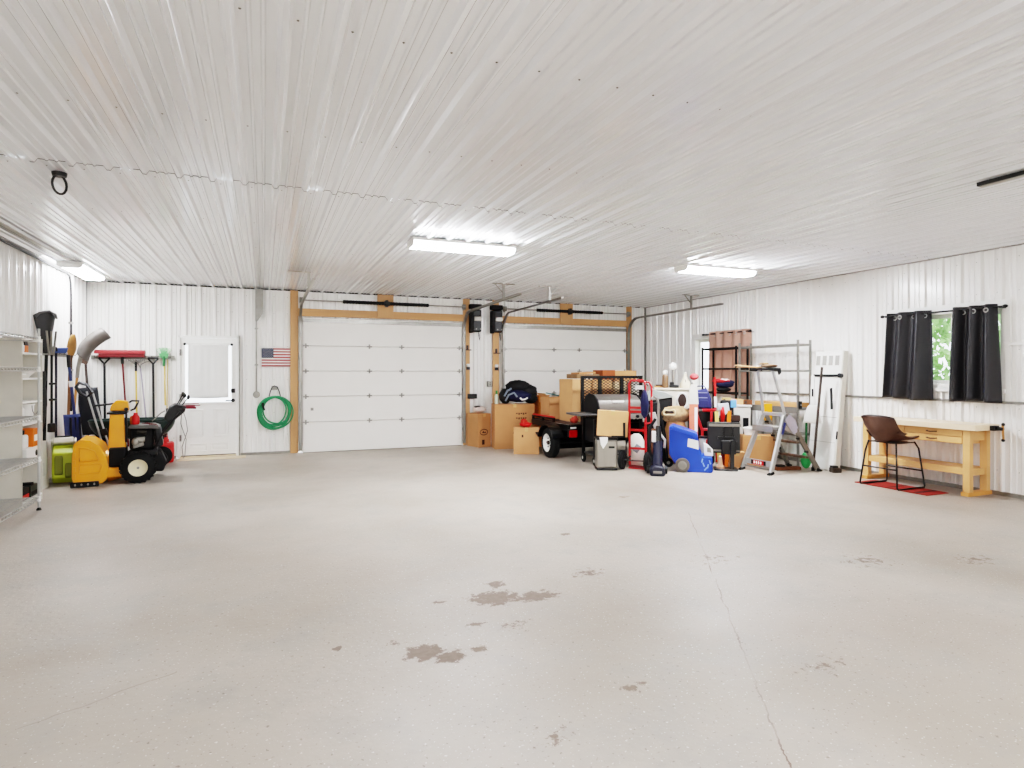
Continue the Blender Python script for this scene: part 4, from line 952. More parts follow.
t = thing('red_cloth', 'bunched red cloth lying on the low cardboard box', 'cloth', (4.43, 10.08, 0.478)); M().ell((0,0,0.045),(0.12,0.09,0.045),16,8,0.2,8).build('cloth_fold', redpl, t, smooth=80); M().ell((-0.03,0.02,0.09),(0.06,0.05,0.06),12,8,0.2,3).build('cloth_bunch', mat('orange_red',(206,74,48),0.8), t, smooth=80)
# black and navy bag on the big box
t = thing('duffel_bag', 'black and navy duffel bag heaped on the large cardboard box', 'bag', (4.60, 10.92, 0.865), -12)
def blob(m, c, r, wob, seed): m.ell(c, r, 22, 14, wob, seed); return m
s = M(); blob(s, (0.03,0.02,0.33), (0.25,0.17,0.13), 0.07, 11); blob(s, (0.20,0.02,0.23), (0.22,0.17,0.15), 0.08, 5); blob(s, (0.28,-0.03,0.10), (0.13,0.15,0.10), 0.08, 3); s.build('bag_top', blackmt, t, smooth=80)
s = M(); blob(s, (0.02,-0.05,0.15), (0.29,0.20,0.12), 0.05, 2); s.build('bag_body', mat('navy_duffel',(26,34,84),0.7,0,0.15), t, smooth=80)
s = M(); blob(s, (-0.24,-0.06,0.15), (0.12,0.16,0.148), 0.06, 9); s.build('side_pocket', blackmt, t, smooth=80)
s = M(); s.tube([(-0.26,-0.22,0.06),(-0.20,-0.24,0.18),(-0.10,-0.26,0.22),(-0.04,-0.25,0.14)], 0.018, 8); s.tube([(-0.28,-0.20,0.15),(-0.22,-0.21,0.26),(-0.14,-0.20,0.30)], 0.018, 8); s.build('grey_strap', mat('grey_strap',(150,158,168),0.6), t)
s = M(); s.tube([(0.02,-0.243,0.12),(0.06,-0.25,0.085),(0.11,-0.25,0.09),(0.17,-0.243,0.12)], 0.016, 8); s.build('white_mark', paper, t)
t = thing('bottle', 'white bottle with a green cap on the left end of the large cardboard box', 'bottle', (4.20, 10.98, 0.863)); M().lathe([(0.035,0),(0.038,0.01),(0.038,0.15),(0.018,0.19)], (0,0,0)).build('bottle_body', mat('pale_bottle',(222,226,208),0.5), t); M().lathe([(0.022,0.19),(0.022,0.26)], (0,0,0)).build('cap', mat('cap_green',(70,140,66),0.5), t)

# ------------------------------------------------------------------ utility trailer
TX0, TX1, TY0, TY1, TZ = 4.76, 6.20, 8.98, 10.5, 0.59
t = thing('utility_trailer', 'black utility trailer loaded with boxes, white wheel and raised mesh tailgate', 'trailer', ((TX0+TX1)/2, TY0, 0))
w = (TX1-TX0)/2; l = TY1-TY0
s = M()
for sx in (-1, 1): s.bx(sx*w-0.03,sx*w+0.03,0,l,TZ-0.10,TZ-0.0)
for y in (0.0, 0.5, 1.0, l-0.05): s.bx(-w+0.03,w-0.03,y,y+0.05,TZ-0.09,TZ-0.02)
s.bx(-w,w,-0.03,0.0,TZ-0.20,TZ-0.0); s.build('frame', blackmet, t, bevel=0.004)
M().bx(-w+0.03,w-0.03,0.02,l,TZ-0.019,TZ+0.015).build('deck', mat('deck_boards',(120,98,88),0.8,0,0.2), t)
s = M()
for sx in (-1, 1):
    s.bx(sx*w-0.02,sx*w+0.02,0.6,l,TZ+0.05,TZ+0.08)
    for y in (0.6, 1.05, l-0.04): s.bx(sx*w-0.018,sx*w+0.018,y,y+0.04,TZ,TZ+0.05)
s.build('side_rails', blackmet, t)
M().bx(-w-0.012,-w+0.012,0.60,1.5,TZ+0.081,TZ+0.105).build('red_reflector_strip', redpl, t)
for sx in (-1, 1):
    wx = sx*(w+0.16)
    tw = M(); tw.wheel((wx,0.42,0.26),0.26,0.17,'x',0.62); ty = tw.build('tyre', rubber, t, smooth=50)
    s = M(); s.lathe([(0.001,-0.03),(0.10,-0.03),(0.135,-0.06),(0.160,-0.075),(0.160,0.075),(0.135,0.06),(0.10,0.03),(0.001,0.03)], (wx,0.42,0.26), 'x', 28); rm = s.build('rim', white, t, smooth=40)
    s = M(); s.cyl((wx-0.06,0.42,0.26),(wx+0.06,0.42,0.26),0.035); 
    for k in range(5):
        a = TAU*k/5; s.cyl((wx-0.045,0.42+0.075*math.cos(a),0.26+0.075*math.sin(a)),(wx+0.045,0.42+0.075*math.cos(a),0.26+0.075*math.sin(a)),0.012,n=8)
    s.build('hub', blackmet, rm)
    s = M(); pts = [(0.42+0.31*math.cos(R(a)), 0.26+0.31*math.sin(R(a))) for a in range(15, 170, 12)]
    for p, q in zip(pts, pts[1:]): s.bar((wx,p[0],p[1]),(wx,q[0],q[1]),0.22,0.008)
    s.bar((wx,0.72,0.34),(wx,0.84,0.40),0.20,0.01); s.build('fender', blackmet, t)
    s = M(); s.bx(sx*w-0.07,sx*w+0.07,-0.075,-0.031,TZ-0.19,TZ-0.07); tl = s.build('tail_light_box', blackmet, t)
    s = M(); s.bx(sx*w-0.06,sx*w+0.09,-0.10,-0.076,TZ-0.20,TZ-0.08); s.build('red_lens', mat('tail_lens',(190,18,30),0.2), tl, bevel=0.01)
s = M(); s.cyl((-w-0.1,0.42,0.26),(w+0.1,0.42,0.26),0.03); s.bx(-0.5,0.5,-0.02,0.0,TZ-0.17,TZ-0.05); s.build('axle', blackmet, t)
M().bx(-w-0.012,-w+0.10,-0.034,-0.031,TZ-0.06,TZ-0.03).build('white_plate', paper, t)
s = M(); s.bx(-w+0.1,w-0.1,1.0,1.05,0.06,0.46); s.build('under_tool_box', blackmt, t)
s = M(); s.bar((0,l,TZ-0.06),(0,l+0.40,TZ-0.06),0.07,0.07); s.box((0,l+0.38,TZ-0.27),(0.06,0.06,0.54)); s.build('tongue', blackmet, t)
# mesh tailgate
g = M(); gz0, gz1 = TZ+0.02, 1.42; gy = 0.012; gl = -w+0.22
for x in (gl+0.02, w-0.02): g.bx(x-0.025,x+0.025,gy-0.02,gy+0.02,gz0,gz1)
for x in (gl+0.36, w*0.42): g.bx(x-0.032,x+0.032,gy-0.018,gy+0.018,gz0,gz1-0.03)
g.bx(gl,w,gy-0.022,gy+0.022,gz1-0.045,gz1); g.bx(gl,w,gy-0.02,gy+0.02,gz0,gz0+0.04)
tg = g.build('tailgate', blackmet, t)
s = M(); k = 0.055
def clip(x0, z0, x1, z1):
    xa, xb, za, zb = gl+0.03, w-0.03, gz0+0.03, gz1-0.04
    d0, d1 = 0.0, 1.0
    for p, q in ((-(x1-x0), x0-xa), (x1-x0, xb-x0), (-(z1-z0), z0-za), (z1-z0, zb-z0)):
        if abs(p) < 1e-9:
            if q < 0: return None
        else:
            r_ = q/p
            if p < 0: d0 = max(d0, r_)
            else: d1 = min(d1, r_)
    return None if d0 >= d1 else ((x0+d0*(x1-x0), z0+d0*(z1-z0)), (x0+d1*(x1-x0), z0+d1*(z1-z0)))
for i in range(-30, 60):
    for sg in (1, -1):
        x0 = -w + i*k*1.5
        c_ = clip(x0, gz0, x0+sg*(gz1-gz0)*1.7, gz1)
        if c_: s.bar((c_[0][0],gy,c_[0][1]),(c_[1][0],gy,c_[1][1]),0.014,0.008)
s.build('expanded_mesh', blackmet, tg, smooth=0)

carton('tall cardboard box standing on the trailer left of the mesh tailgate', (5.20, 9.62, TZ+0.016), 0, 0.38, 0.50, 0.75, cardb3)
carton('cardboard box behind the mesh tailgate bars', (5.61, 9.55, TZ+0.016), 0, 0.38, 0.40, 0.74, cardb3)
carton('pale cardboard box behind the diamond mesh', (5.98, 9.55, TZ+0.016), 4, 0.26, 0.38, 0.70, mat('pale_box',(224,206,174),0.85))
carton('tall orange-brown woven box standing between the black bag and the trailer load', (5.17, 10.98, 0), 3, 0.28, 0.30, 1.02, mat('woven_orange',(206,140,66),0.8,0,0.25,26), tape=False)
carton('open cardboard box with papers on the far part of the trailer', (5.04, 10.18, TZ+0.017), 0, 0.36, 0.36, 0.42, cardb, flaps=35)
t = thing('paper_heap', 'heap of teal and white papers in the open box on the trailer', 'paper', (5.04, 10.18, TZ+0.026))
s = M(); s.ell((0,0,0.22),(0.15,0.15,0.22),16,9,0.08,3); s.build('packing_paper', paper, t, smooth=80)
s = M(); s.box((-0.04,-0.05,0.45),(0.22,0.15,0.02),(8,10,20)); s.build('teal_sheet', teal, t)
t = thing('cardboard_tray', 'flat brown cardboard tray lying across the tall boxes', 'box', (5.43, 9.62, TZ+0.772)); M().bx(-0.30,0.16,-0.20,0.20,0.005,0.085).build('tray_body', mat('grey_brown_box',(158,132,104),0.85), t, bevel=0.003); M().box((-0.06,-0.0,0.104),(0.36,0.26,0.03),(0,-2,6)).build('tray_lid', cardb2, t)
carton('rust-brown box on top of the load behind the tailgate', (5.78, 9.58, TZ+0.760), 6, 0.28, 0.30, 0.17, mat('rust_box',(172,108,66),0.85), tape=False)
carton('long cardboard box topmost on the load, right end over the tailgate', (6.17, 9.62, TZ+0.720), -4, 0.46, 0.34, 0.20, cardb, tape=False)
t = thing('red_rag', 'small red rag on the trailer deck edge by the tall box', 'cloth', (4.92, 9.14, TZ+0.018)); M().ell((0,0,0.052),(0.08,0.07,0.05),12,8,0.2,5).build('rag_fold', mat('rag_red',(190,84,66),0.9), t, smooth=80); M().ell((0.03,0.0,0.09),(0.04,0.03,0.03),10,7,0.2,2).build('rag_tip', mat('rag_red',(190,84,66),0.9), t, smooth=80)

# ------------------------------------------------------------------ gas grill
t = thing('gas_grill', 'black gas grill with a grey hood and side shelf in front of the trailer', 'grill', (5.22, 8.48, 0), -6)
s = M(); s.prism([(-0.26,0.83),(-0.27,0.92),(-0.22,1.03),(-0.10,1.10),(0.08,1.12),(0.24,1.06),(0.28,0.96),(0.28,0.83)], 'yz', -0.30, 0.44); hd = s.build('hood', mat('grey_hood',(142,138,132),0.35,0.5), t, bevel=0.01)
for x0, x1 in ((-0.33,-0.301),(0.441,0.47)):
    M().prism([(-0.27,0.82),(-0.285,0.92),(-0.23,1.045),(-0.10,1.115),(0.08,1.135),(0.25,1.075),(0.295,0.96),(0.295,0.82)], 'yz', x0, x1).build('hood_end', blackmt, hd, bevel=0.008)
M().bx(-0.06,0.14,-0.245,-0.215,1.00,1.03).build('hood_badge', paper, hd)
s = M(); s.bx(-0.32,0.46,-0.28,0.28,0.74,0.82); s.build('fire_box', blackmt, t, bevel=0.01)
s = M(); s.bx(-0.32,0.46,-0.30,-0.281,0.735,0.815); cpn = s.build('control_panel', silver, t, bevel=0.004)
for x in (-0.20, 0.07, 0.34): M().cyl((x,-0.33,0.775),(x,-0.30,0.775),0.025).build('knob', black, cpn)
M().bx(-0.66,-0.331,-0.26,0.26,0.79,0.825).build('side_shelf', mat('shelf_grey',(92,90,88),0.4), t, bevel=0.008)
s = M(); s.bx(-0.34,-0.02,-0.24,0.24,0.36,0.735); s.build('cabinet', blackmt, t, bevel=0.01)
s = M(); s.lathe([(0.001,-0.25),(0.075,-0.25),(0.085,-0.242),(0.085,-0.238)], (-0.12,0,0.54), 'y', 18); s.build('round_gauge', dgrey, t)
for x in (-0.36, 0.44):
    for y in (-0.23, 0.23): M().bx(x-0.022,x+0.022,y-0.022,y+0.022,0.10,0.74).build('leg', blackmet, t)
M().bx(-0.36,0.46,-0.22,0.22,0.15,0.175).build('bottom_shelf', mat('shelf_grey',(92,90,88),0.4), t)
for x in (-0.36, 0.44):
    for y in (-0.23, 0.23):
        tw = M(); tw.wheel((x,y,0.075),0.075,0.045,'x',0.4); wl = tw.build('caster_wheel', rubber, t); M().cyl((x-0.018,y,0.075),(x+0.018,y,0.075),0.032).build('caster_hub', offwh, wl)

# ------------------------------------------------------------------ steel bin and box on it
t = thing('trash_can', 'tall stainless steel trash can with a slot, under a tilted cardboard box', 'trash can', (4.83, 7.95, 0), -22)
s = M(); s.bx(-0.155,0.155,-0.13,0.13,0.03,0.46); s.build('can_body', silver, t, bevel=0.03)
M().bx(-0.158,0.158,-0.133,0.133,0.0,0.03).build('base_ring', black, t, bevel=0.01); M().bx(-0.16,0.16,-0.135,0.135,0.46,0.495).build('lid', black, t, bevel=0.012)
M().bx(0.02,0.11,-0.138,-0.128,0.335,0.365).build('hand_slot', blackmt, t, bevel=0.004)
t = thing('paper_sheet', 'white paper sheet hanging over the top of the steel trash can', 'paper', (4.72, 7.875, 0.333), -22); M().prism([(-0.05,0.165),(0.075,0.165),(0.07,0.10),(0.005,0.0),(-0.03,0.06)], 'xz', -0.068, -0.064).build('sheet', paper, t); M().bx(-0.05,0.075,-0.066,0.0,0.166,0.169).build('folded_edge', paper, t)
b = carton('plain cardboard box tilted on top of the steel trash can', (4.92, 7.93, 0.512), -30, 0.46, 0.22, 0.38, cardb3); b.rotation_euler = (0, R(3), R(-30))
t = thing('metal_bracket', 'narrow black bracket standing against the tilted cardboard box', 'bracket', (4.955, 7.765, 0.525), -30); M().bx(0.05,0.085,-0.04,-0.03,-0.02,0.20).build('upright', blackmt, t); M().bx(-0.12,0.085,-0.04,-0.012,-0.022,0.0).build('foot', blackmt, t)

# ------------------------------------------------------------------ red hand truck
t = thing('hand_truck', 'red steel hand truck with black wheels standing beside the steel trash can', 'hand truck', (5.26, 7.76, 0), 128)
for x in (-0.14, 0.11):
    M().cyl((x,0,0.06),(x,0.03,1.18),0.018).build('rail', red, t)
s = M(); s.tube([(-0.14,0.03,1.16),(-0.14,0.035,1.30),(-0.11,0.035,1.355),(0.08,0.035,1.355),(0.11,0.035,1.30),(0.11,0.03,1.16)], 0.018, 8); s.build('top_loop', red, t)
s = M(); s.tube([(-0.14,0.04,0.70),(-0.21,-0.06,0.72),(-0.21,-0.06,1.26),(-0.17,-0.05,1.33),(-0.03,0.0,1.34)], 0.016, 8); s.build('rear_loop', red, t)
for z in (0.32, 0.60, 0.88, 0.94): M().box((-0.015,0.012+0.02*z,z),(0.25,0.012,0.035)).build('cross_bar', red, t)
M().bx(-0.15,0.13,-0.15,0.02,0.005,0.02).build('toe_plate', red, t); s = M(); s.bx(-0.14,0.12,-0.004,0.012,0.02,0.06); s.build('plate_back', maroon, t)
M().bx(-0.10,0.02,-0.002,0.012,1.22,1.28).build('label_plate', paper, t)
s = M(); s.cyl((-0.22,0.10,0.145),(0.22,0.10,0.145),0.011); s.bar((-0.12,0.0,0.20),(-0.14,0.10,0.145),0.02,0.02); s.bar((0.10,0.0,0.20),(0.12,0.10,0.145),0.02,0.02); s.build('axle', dgrey, t)
for x in (-0.195, 0.195):
    tw = M(); tw.wheel((x,0.10,0.145),0.145,0.07,'x',0.45); wl = tw.build('wheel', rubber, t); s = M(); s.lathe([(0.001,-0.025),(0.05,-0.025),(0.068,-0.035),(0.068,0.035),(0.05,0.025),(0.001,0.025)], (x,0.10,0.145), 'x', 20); s.build('wheel_hub', dgrey, wl)
t = thing('folded_umbrella', 'navy folded umbrella hanging on the right of the red hand truck', 'umbrella', (5.20, 7.47, 0.80), -30)
s = M(); s.lathe([(0.012,0.0),(0.05,0.06),(0.062,0.20),(0.05,0.34),(0.02,0.42)], (0,0,0), 'z', 10); s.build('canopy_folds', navy, t, smooth=60); M().tube([(0,0,0.42),(0,0,0.48),(0.03,0,0.51),(0.05,0,0.48)], 0.010, 8).build('handle', black, t); M().cyl((0,0,-0.03),(0,0,0.0),0.008).build('tip', galv, t)
t = thing('plastic_bag', 'white bag with a grey mark on the floor behind the red hand truck', 'bag', (5.40, 7.98, 0), -30); M().ell((0,0,0.26),(0.15,0.12,0.26),18,12,0.05,6).build('bag_body', mat('white_bag',(228,224,216),0.6), t, smooth=80); M().box((0.0,-0.125,0.30),(0.09,0.02,0.12),(0,35,0)).build('grey_print', mat('print_grey',(150,156,160),0.6), t)

# ------------------------------------------------------------------ upright vacuum and its neighbours
t = thing('vacuum_cleaner', 'navy and black upright vacuum cleaner with a grey pole, right of the red hand truck', 'vacuum cleaner', (5.25, 7.23, 0), -34)
s = M(); s.prism([(-0.10,0.0),(0.10,0.0),(0.115,0.05),(0.08,0.13),(-0.06,0.15),(-0.11,0.08)], 'xz', -0.15, 0.10); s.build('floor_head', navypl, t, bevel=0.02)
s = M(); s.cyl((0.0,0.02,0.13),(0.01,0.06,0.48),0.075,0.065,18); s.build('dust_bin', mat('smoky_navy',(62,66,88),0.25), t)
s = M(); s.cyl((0.01,0.06,0.48),(0.02,0.08,0.70),0.055,0.035,16); s.build('motor_body', black, t)
s = M(); s.tube([(0.02,0.08,0.68),(0.02,0.11,1.02),(0.0,0.11,1.10),(-0.05,0.11,1.13),(-0.08,0.11,1.08)], 0.017, 8); s.build('handle', galv, t)
s = M(); s.tube([(-0.06,0.03,0.16),(-0.12,0.06,0.40),(-0.10,0.08,0.68),(-0.02,0.10,0.80)], 0.022, 8); s.build('hose', blackmt, t)
for x in (-0.125, 0.125): M().lathe([(0.001,-0.02),(0.06,-0.02),(0.06,0.02),(0.001,0.02)], (x,0.10,0.06), 'x', 16).build('wheel', dgrey, t)
M().box((-0.05,-0.075,0.56),(0.06,0.03,0.16)).build('white_panel', paper, t, bevel=0.01)
M().box((0.0,-0.156,0.06),(0.12,0.012,0.03)).build('clear_strip', galv, t)
t = thing('rolled_mat', 'rust-brown rolled mat standing upright beside the vacuum cleaner', 'roll', (5.57, 7.70, 0)); M().lathe([(0.02,0.0),(0.075,0.0),(0.078,0.30),(0.072,0.60),(0.05,0.61),(0.02,0.60)], (0,0,0), 'z', 18).build('roll_body', rust, t); M().lathe([(0.080,0.40),(0.080,0.44)], (0,0,0), 'z', 18).build('tie_band', darkbr, t)
t = thing('folded_stroller', 'black and grey folded stroller frame left of the blue bin', 'stroller', (5.70, 7.90, 0), -36)
for x in (-0.11, 0.11):
    s = M(); s.tube([(x-0.05,0,0.94),(x-0.03,0,0.82),(x+0.04,-0.02,0.50),(x+0.08,-0.03,0.08)], 0.016, 8); s.build('side_tube', black, t)
s = M(); s.tube([(-0.16,0,0.93),(-0.13,0,0.99),(0.03,0,0.99),(0.06,0,0.93)], 0.022, 8); s.build('push_handle', blackmt, t)
s = M(); s.prism([(-0.10,0.84),(0.0,0.86),(0.10,0.52),(0.02,0.48)], 'xz', -0.06, -0.03); s.build('grey_panel', mat('silver_panel',(188,186,182),0.4), t, bevel=0.01)
s = M(); s.prism([(-0.16,0.82),(-0.10,0.88),(0.00,0.55),(0.14,0.40),(0.16,0.30),(0.02,0.34),(-0.10,0.60)], 'xz', -0.02, 0.06); s.build('seat_cloth', blackmt, t, bevel=0.02)
for x in (-0.04, 0.20):
    tw = M(); tw.wheel((x,-0.03,0.07),0.07,0.035,'y',0.4); wl = tw.build('wheel', rubber, t); M().cyl((x,-0.045,0.07),(x,-0.015,0.07),0.028).build('wheel_hub', galv, wl)
s = M(); s.tube([(0.07,-0.05,0.52),(0.15,-0.06,0.42),(0.14,-0.06,0.30)], 0.02, 8); s.build('white_strap', paper, t)

# ------------------------------------------------------------------ blue wheeled bin
t = thing('wheeled_bin', 'blue plastic bin with one grey wheel tipped on the floor, white labels on it', 'bin', (5.98, 7.36, 0), -39)
poly = [(-0.33,0.26),(-0.33,0.665),(-0.27,0.68),(0.04,0.58),(0.075,0.555),(0.10,0.36),(0.14,0.24),(0.28,0.23),(0.29,0.02),(0.27,0.0),(-0.06,0.0),(-0.24,0.10)]
s = M(); s.prism(poly, 'xz', -0.20, 0.22); s.build('bin_body', blue, t, bevel=0.02)
s = M(); s.prism([(-0.31,0.62),(-0.27,0.68),(0.04,0.58),(0.06,0.52),(0.03,0.50),(0.0,0.54),(-0.26,0.62)], 'xz', -0.215, -0.195); s.build('rim_lip', mat('blue_light',(58,104,208),0.4), t, bevel=0.006)
s = M(); s.prism([(-0.07,0.38),(0.09,0.34),(0.085,0.47),(-0.06,0.50)], 'xz', -0.2045, -0.200); s.build('white_label', paper, t)
s = M()
for k, (a, b) in enumerate(((0.16,0.12),(0.22,0.10),(0.19,0.06),(0.25,0.16),(0.14,0.18))): s.box((a,-0.202,b),(0.018,0.006,0.06),(0,30*(k % 3)-20,0))
s.build('scuffed_print', mat('pale_blue_print',(156,182,236),0.6), t)
for y in (-0.225, 0.245):
    tw = M(); tw.wheel((-0.14,y,0.105),0.105,0.045,'y',0.62); wl = tw.build('wheel', mat('grey_tyre',(128,122,116),0.7), t); s = M(); s.lathe([(0.001,-0.018),(0.03,-0.024),(0.064,-0.014),(0.066,0.014),(0.03,0.024),(0.001,0.018)], (-0.14,y,0.105), 'y', 20); s.build('wheel_hub', galv, wl)
M().bx(-0.10,0.02,-0.206,-0.199,0.565,0.585).build('handle_slot', mat('deep_blue',(18,36,110),0.6), t)
t = thing('white_packet', 'white crumpled packet resting on the low end of the blue bin', 'packet', (6.16, 7.20, 0.238), -39); M().prism([(-0.07,0.0),(0.06,0.0),(0.05,0.10),(-0.02,0.17),(-0.08,0.20)], 'xz', -0.10, -0.06).build('packet_body', paper, t, bevel=0.01); M().prism([(-0.03,0.06),(0.03,0.05),(0.02,0.12),(-0.03,0.13)], 'xz', -0.104, -0.1005).build('packet_print', galv, t)

# tan sack on top, behind
t = thing('burlap_sack', 'tan patterned sack slumped behind the top of the blue bin', 'sack', (6.13, 7.95, 0.0), -36)
s = M(); s.ell((0,0,0.41),(0.18,0.14,0.405),20,14,0.05,3); s.build('sack_bottom', mat('dusty_tan',(186,146,108),0.9,0,0.1), t, smooth=80)
s = M(); s.ell((0.0,-0.01,0.80),(0.22,0.13,0.14),20,12,0.11,7); s.build('sack_top', tan, t, smooth=80)
s = M(); s.tube([(-0.16+0.09*math.cos(a)+0.06,-0.13,0.84+0.045*math.sin(a)+0.012*math.sin(3*a)) for a in [TAU*i/24 for i in range(24)]], 0.013, 8, True); s.build('sack_opening', mat('cream_rope',(226,210,176),0.9), t)
s = M(); s.ell((-0.09,-0.108,0.84),(0.08,0.03,0.035),12,8); s.build('dark_opening', darkbr, t)
# coral and white upright carton
t = thing('tall_carton', 'tall narrow coral and white carton standing behind the blue bin', 'carton', (6.25, 7.66, 0), -38)
s = M(); s.bx(-0.065,0.065,-0.045,0.045,0.0,0.98); s.build('coral_lower', coral, t, bevel=0.004)
s = M(); s.prism([(-0.072,0.981),(0.072,0.981),(0.055,1.26),(0.03,1.30),(-0.035,1.30),(-0.06,1.24)], 'xz', -0.052, 0.052); s.build('white_upper', offwh, t, bevel=0.004)
s = M(); s.bx(-0.025,0.03,-0.03,0.03,1.30,1.36); s.build('neck', offwh, t, bevel=0.01)
s = M(); s.ell((0.01,0,1.41),(0.065,0.045,0.05),12,8,0.1,3); s.build('pink_top', mat('pink_red',(220,106,106),0.6), t)
s = M()
s.prism([(0.015,0.55),(0.055,0.55),(0.055,0.93),(0.015,0.93)], 'xz', -0.053, -0.051)
s.build('white_print', paper, t)

# ------------------------------------------------------------------ white cabinet with lamps and bottles
t = thing('white_cabinet', 'white cabinet with a dark round opening behind the tan sack, bottles on top', 'cabinet', (6.58, 8.58, 0), -36)
s = M(); s.bx(-0.32,0.34,-0.20,0.20,0,1.18); s.build('cabinet_body', mat('cream_white',(228,222,208),0.5), t, bevel=0.008)
M().bx(-0.34,0.37,-0.23,0.23,1.181,1.21).build('top_panel', mat('cream_white2',(236,228,210),0.5), t, bevel=0.006)
s = M(); s.tube([(0.13+0.085*math.cos(a),-0.202,1.00+0.13*math.sin(a)) for a in [TAU*i/24 for i in range(24)]], 0.018, 8, True); s.build('opening_rim', paper, t)
s = M(); s.lathe([(0.001,-0.206),(0.085,-0.206),(0.085,-0.201)], (0,0,0), 'y', 24); 
s.v = [(x*0.9+0.13, y, z*1.4+1.00) for x, y, z in s.v]; s.build('dark_opening', darkbr, t)
cxy = lambda u, v: (6.58+u*math.cos(R(-36))-v*math.sin(R(-36)), 8.58+u*math.sin(R(-36))+v*math.cos(R(-36)))
def onto(name, label, cat, u, v, z=1.212): return thing(name, label, cat, (*cxy(u, v), z), -36)
t = onto('globe_lamp', 'lamp with a white globe on a dark stem and black base on the white cabinet', 'lamp', -0.02, 0.0)
M().bx(-0.06,0.10,-0.06,0.06,0,0.05).build('lamp_base', black, t, bevel=0.01); M().bx(-0.05,0.02,-0.05,0.05,0.05,0.10).build('base_top', black, t, bevel=0.01); M().cyl((0,0,0.10),(0,0,0.32),0.013).build('stem', galv, t); M().ell((0,0,0.375),(0.065,0.065,0.065),18,12).build('globe', globe, t, smooth=80)
t = onto('bottle', 'brown bottle with a round white stopper on the white cabinet', 'bottle', -0.15, -0.08)
M().lathe([(0.05,0),(0.053,0.01),(0.048,0.20),(0.03,0.23)], (0,0,0)).build('bottle_body', mat('bottle_brown',(146,118,92),0.4), t); M().ell((0,0,0.265),(0.045,0.045,0.045),14,10).build('stopper', globe, t, smooth=80)
t = onto('spray_jug', 'cream plastic spray jug with a pointed top on the white cabinet', 'jug', 0.19, 0.02)
M().lathe([(0.09,0),(0.095,0.02),(0.09,0.07),(0.055,0.13),(0.03,0.19),(0.022,0.24)], (0,0,0)).build('jug_body', mat('cream_jug',(232,222,198),0.5), t); M().bx(-0.006,0.006,-0.075,-0.06,0.06,0.14).build('dark_trigger', dgrey, t); M().lathe([(0.026,0.24),(0.022,0.27)], (0,0,0)).build('nozzle', offwh, t)
t = onto('small_box', 'flat brown and black box lying at the left end of the white cabinet', 'box', -0.25, 0.10)
M().bx(-0.08,0.07,-0.08,0.08,0,0.03).build('box_body', cardb2, t, bevel=0.003); M().bx(-0.06,0.06,-0.05,0.08,0.031,0.05).build('box_lid', darkbr, t)
t = onto('small_can', 'small dark cap standing near the right of the white cabinet top', 'can', 0.335, -0.10); M().lathe([(0.025,0),(0.025,0.05)], (0,0,0)).build('can_body', dgrey, t); M().lathe([(0.02,0.05),(0.012,0.07)], (0,0,0)).build('can_top', black, t)
# black tote with translucent lid
t = thing('storage_tote', 'black storage tote with a grey translucent sloping lid right of the grill', 'tote', (6.03, 8.32, 0), -36)
s = M(); s.bx(-0.20,0.20,-0.06,0.20,0,0.78); s.build('lower_tote', blackmt, t, bevel=0.02)
s = M(); s.prism([(-0.24,0.785),(0.20,0.785),(0.25,0.92),(0.25,1.07),(-0.24,0.98)], 'xz', -0.10, 0.20); s.build('upper_tote', blackmt, t, bevel=0.015)
s = M(); s.prism([(-0.26,0.985),(0.26,1.075),(0.26,1.09),(0.12,1.16),(-0.10,1.20),(-0.26,1.06)], 'xz', -0.12, 0.22); s.build('lid', clear, t, bevel=0.012)

# ------------------------------------------------------------------ black barrel with handles and the navy bag
t = thing('black_barrel', 'tall black barrel with a grey and red rim holding boards, under the navy bag', 'barrel', (6.58, 7.88, 0), -40)
s = M(); s.lathe([(0.19,0.0),(0.20,0.02),(0.215,0.86),(0.205,0.86),(0.19,0.04),(0.001,0.03)], (0,0,0), 'z', 26); s.build('barrel_body', black, t)
s = M(); s.tube([(0.215*math.cos(a),0.215*math.sin(a),0.87) for a in [TAU*i/28 for i in range(28)]], 0.018, 8, True); s.build('rim', mat('rim_grey',(120,118,114),0.5), t)
s = M(); s.tube([(0.222*math.cos(R(a)),0.222*math.sin(R(a)),0.875) for a in range(-85, -10, 8)], 0.026, 8); s.build('red_rim', red, t)
M().box((-0.06,0.0,0.885),(0.26,0.30,0.012)).build('lid_board', blackmt, t)
t = thing('navy_bag', 'navy blue zip bag sitting on top of the black barrel', 'bag', (6.57, 7.87, 0.895), -40)
s = M(); s.prism([(-0.15,0.0),(0.17,0.0),(0.16,0.16),(0.09,0.33),(0.02,0.31),(-0.05,0.30),(-0.13,0.33),(-0.17,0.20)], 'xz', -0.12, 0.12); s.build('bag_body', mat('bag_navy',(64,68,122),0.8,0,0.12,10,0.3,20), t, bevel=0.03)
s = M()
for z in (0.25, 0.17): s.bx(-0.13,0.10,-0.126,-0.118,z,z+0.014)
s.build('zip_line', mat('bag_light',(150,152,186),0.6), t)
M().prism([(-0.11,0.02),(0.12,0.02),(0.11,0.14),(-0.11,0.14)], 'xz', -0.135, -0.115).build('front_pocket', mat('bag_navy2',(56,60,112),0.8,0,0.12), t, bevel=0.012)
M().tube([(-0.08,0,0.32),(-0.05,0,0.36),(0.05,0,0.36),(0.08,0,0.32)], 0.010, 8).build('carry_handle', mat('bag_navy2',(56,60,112),0.8), t)
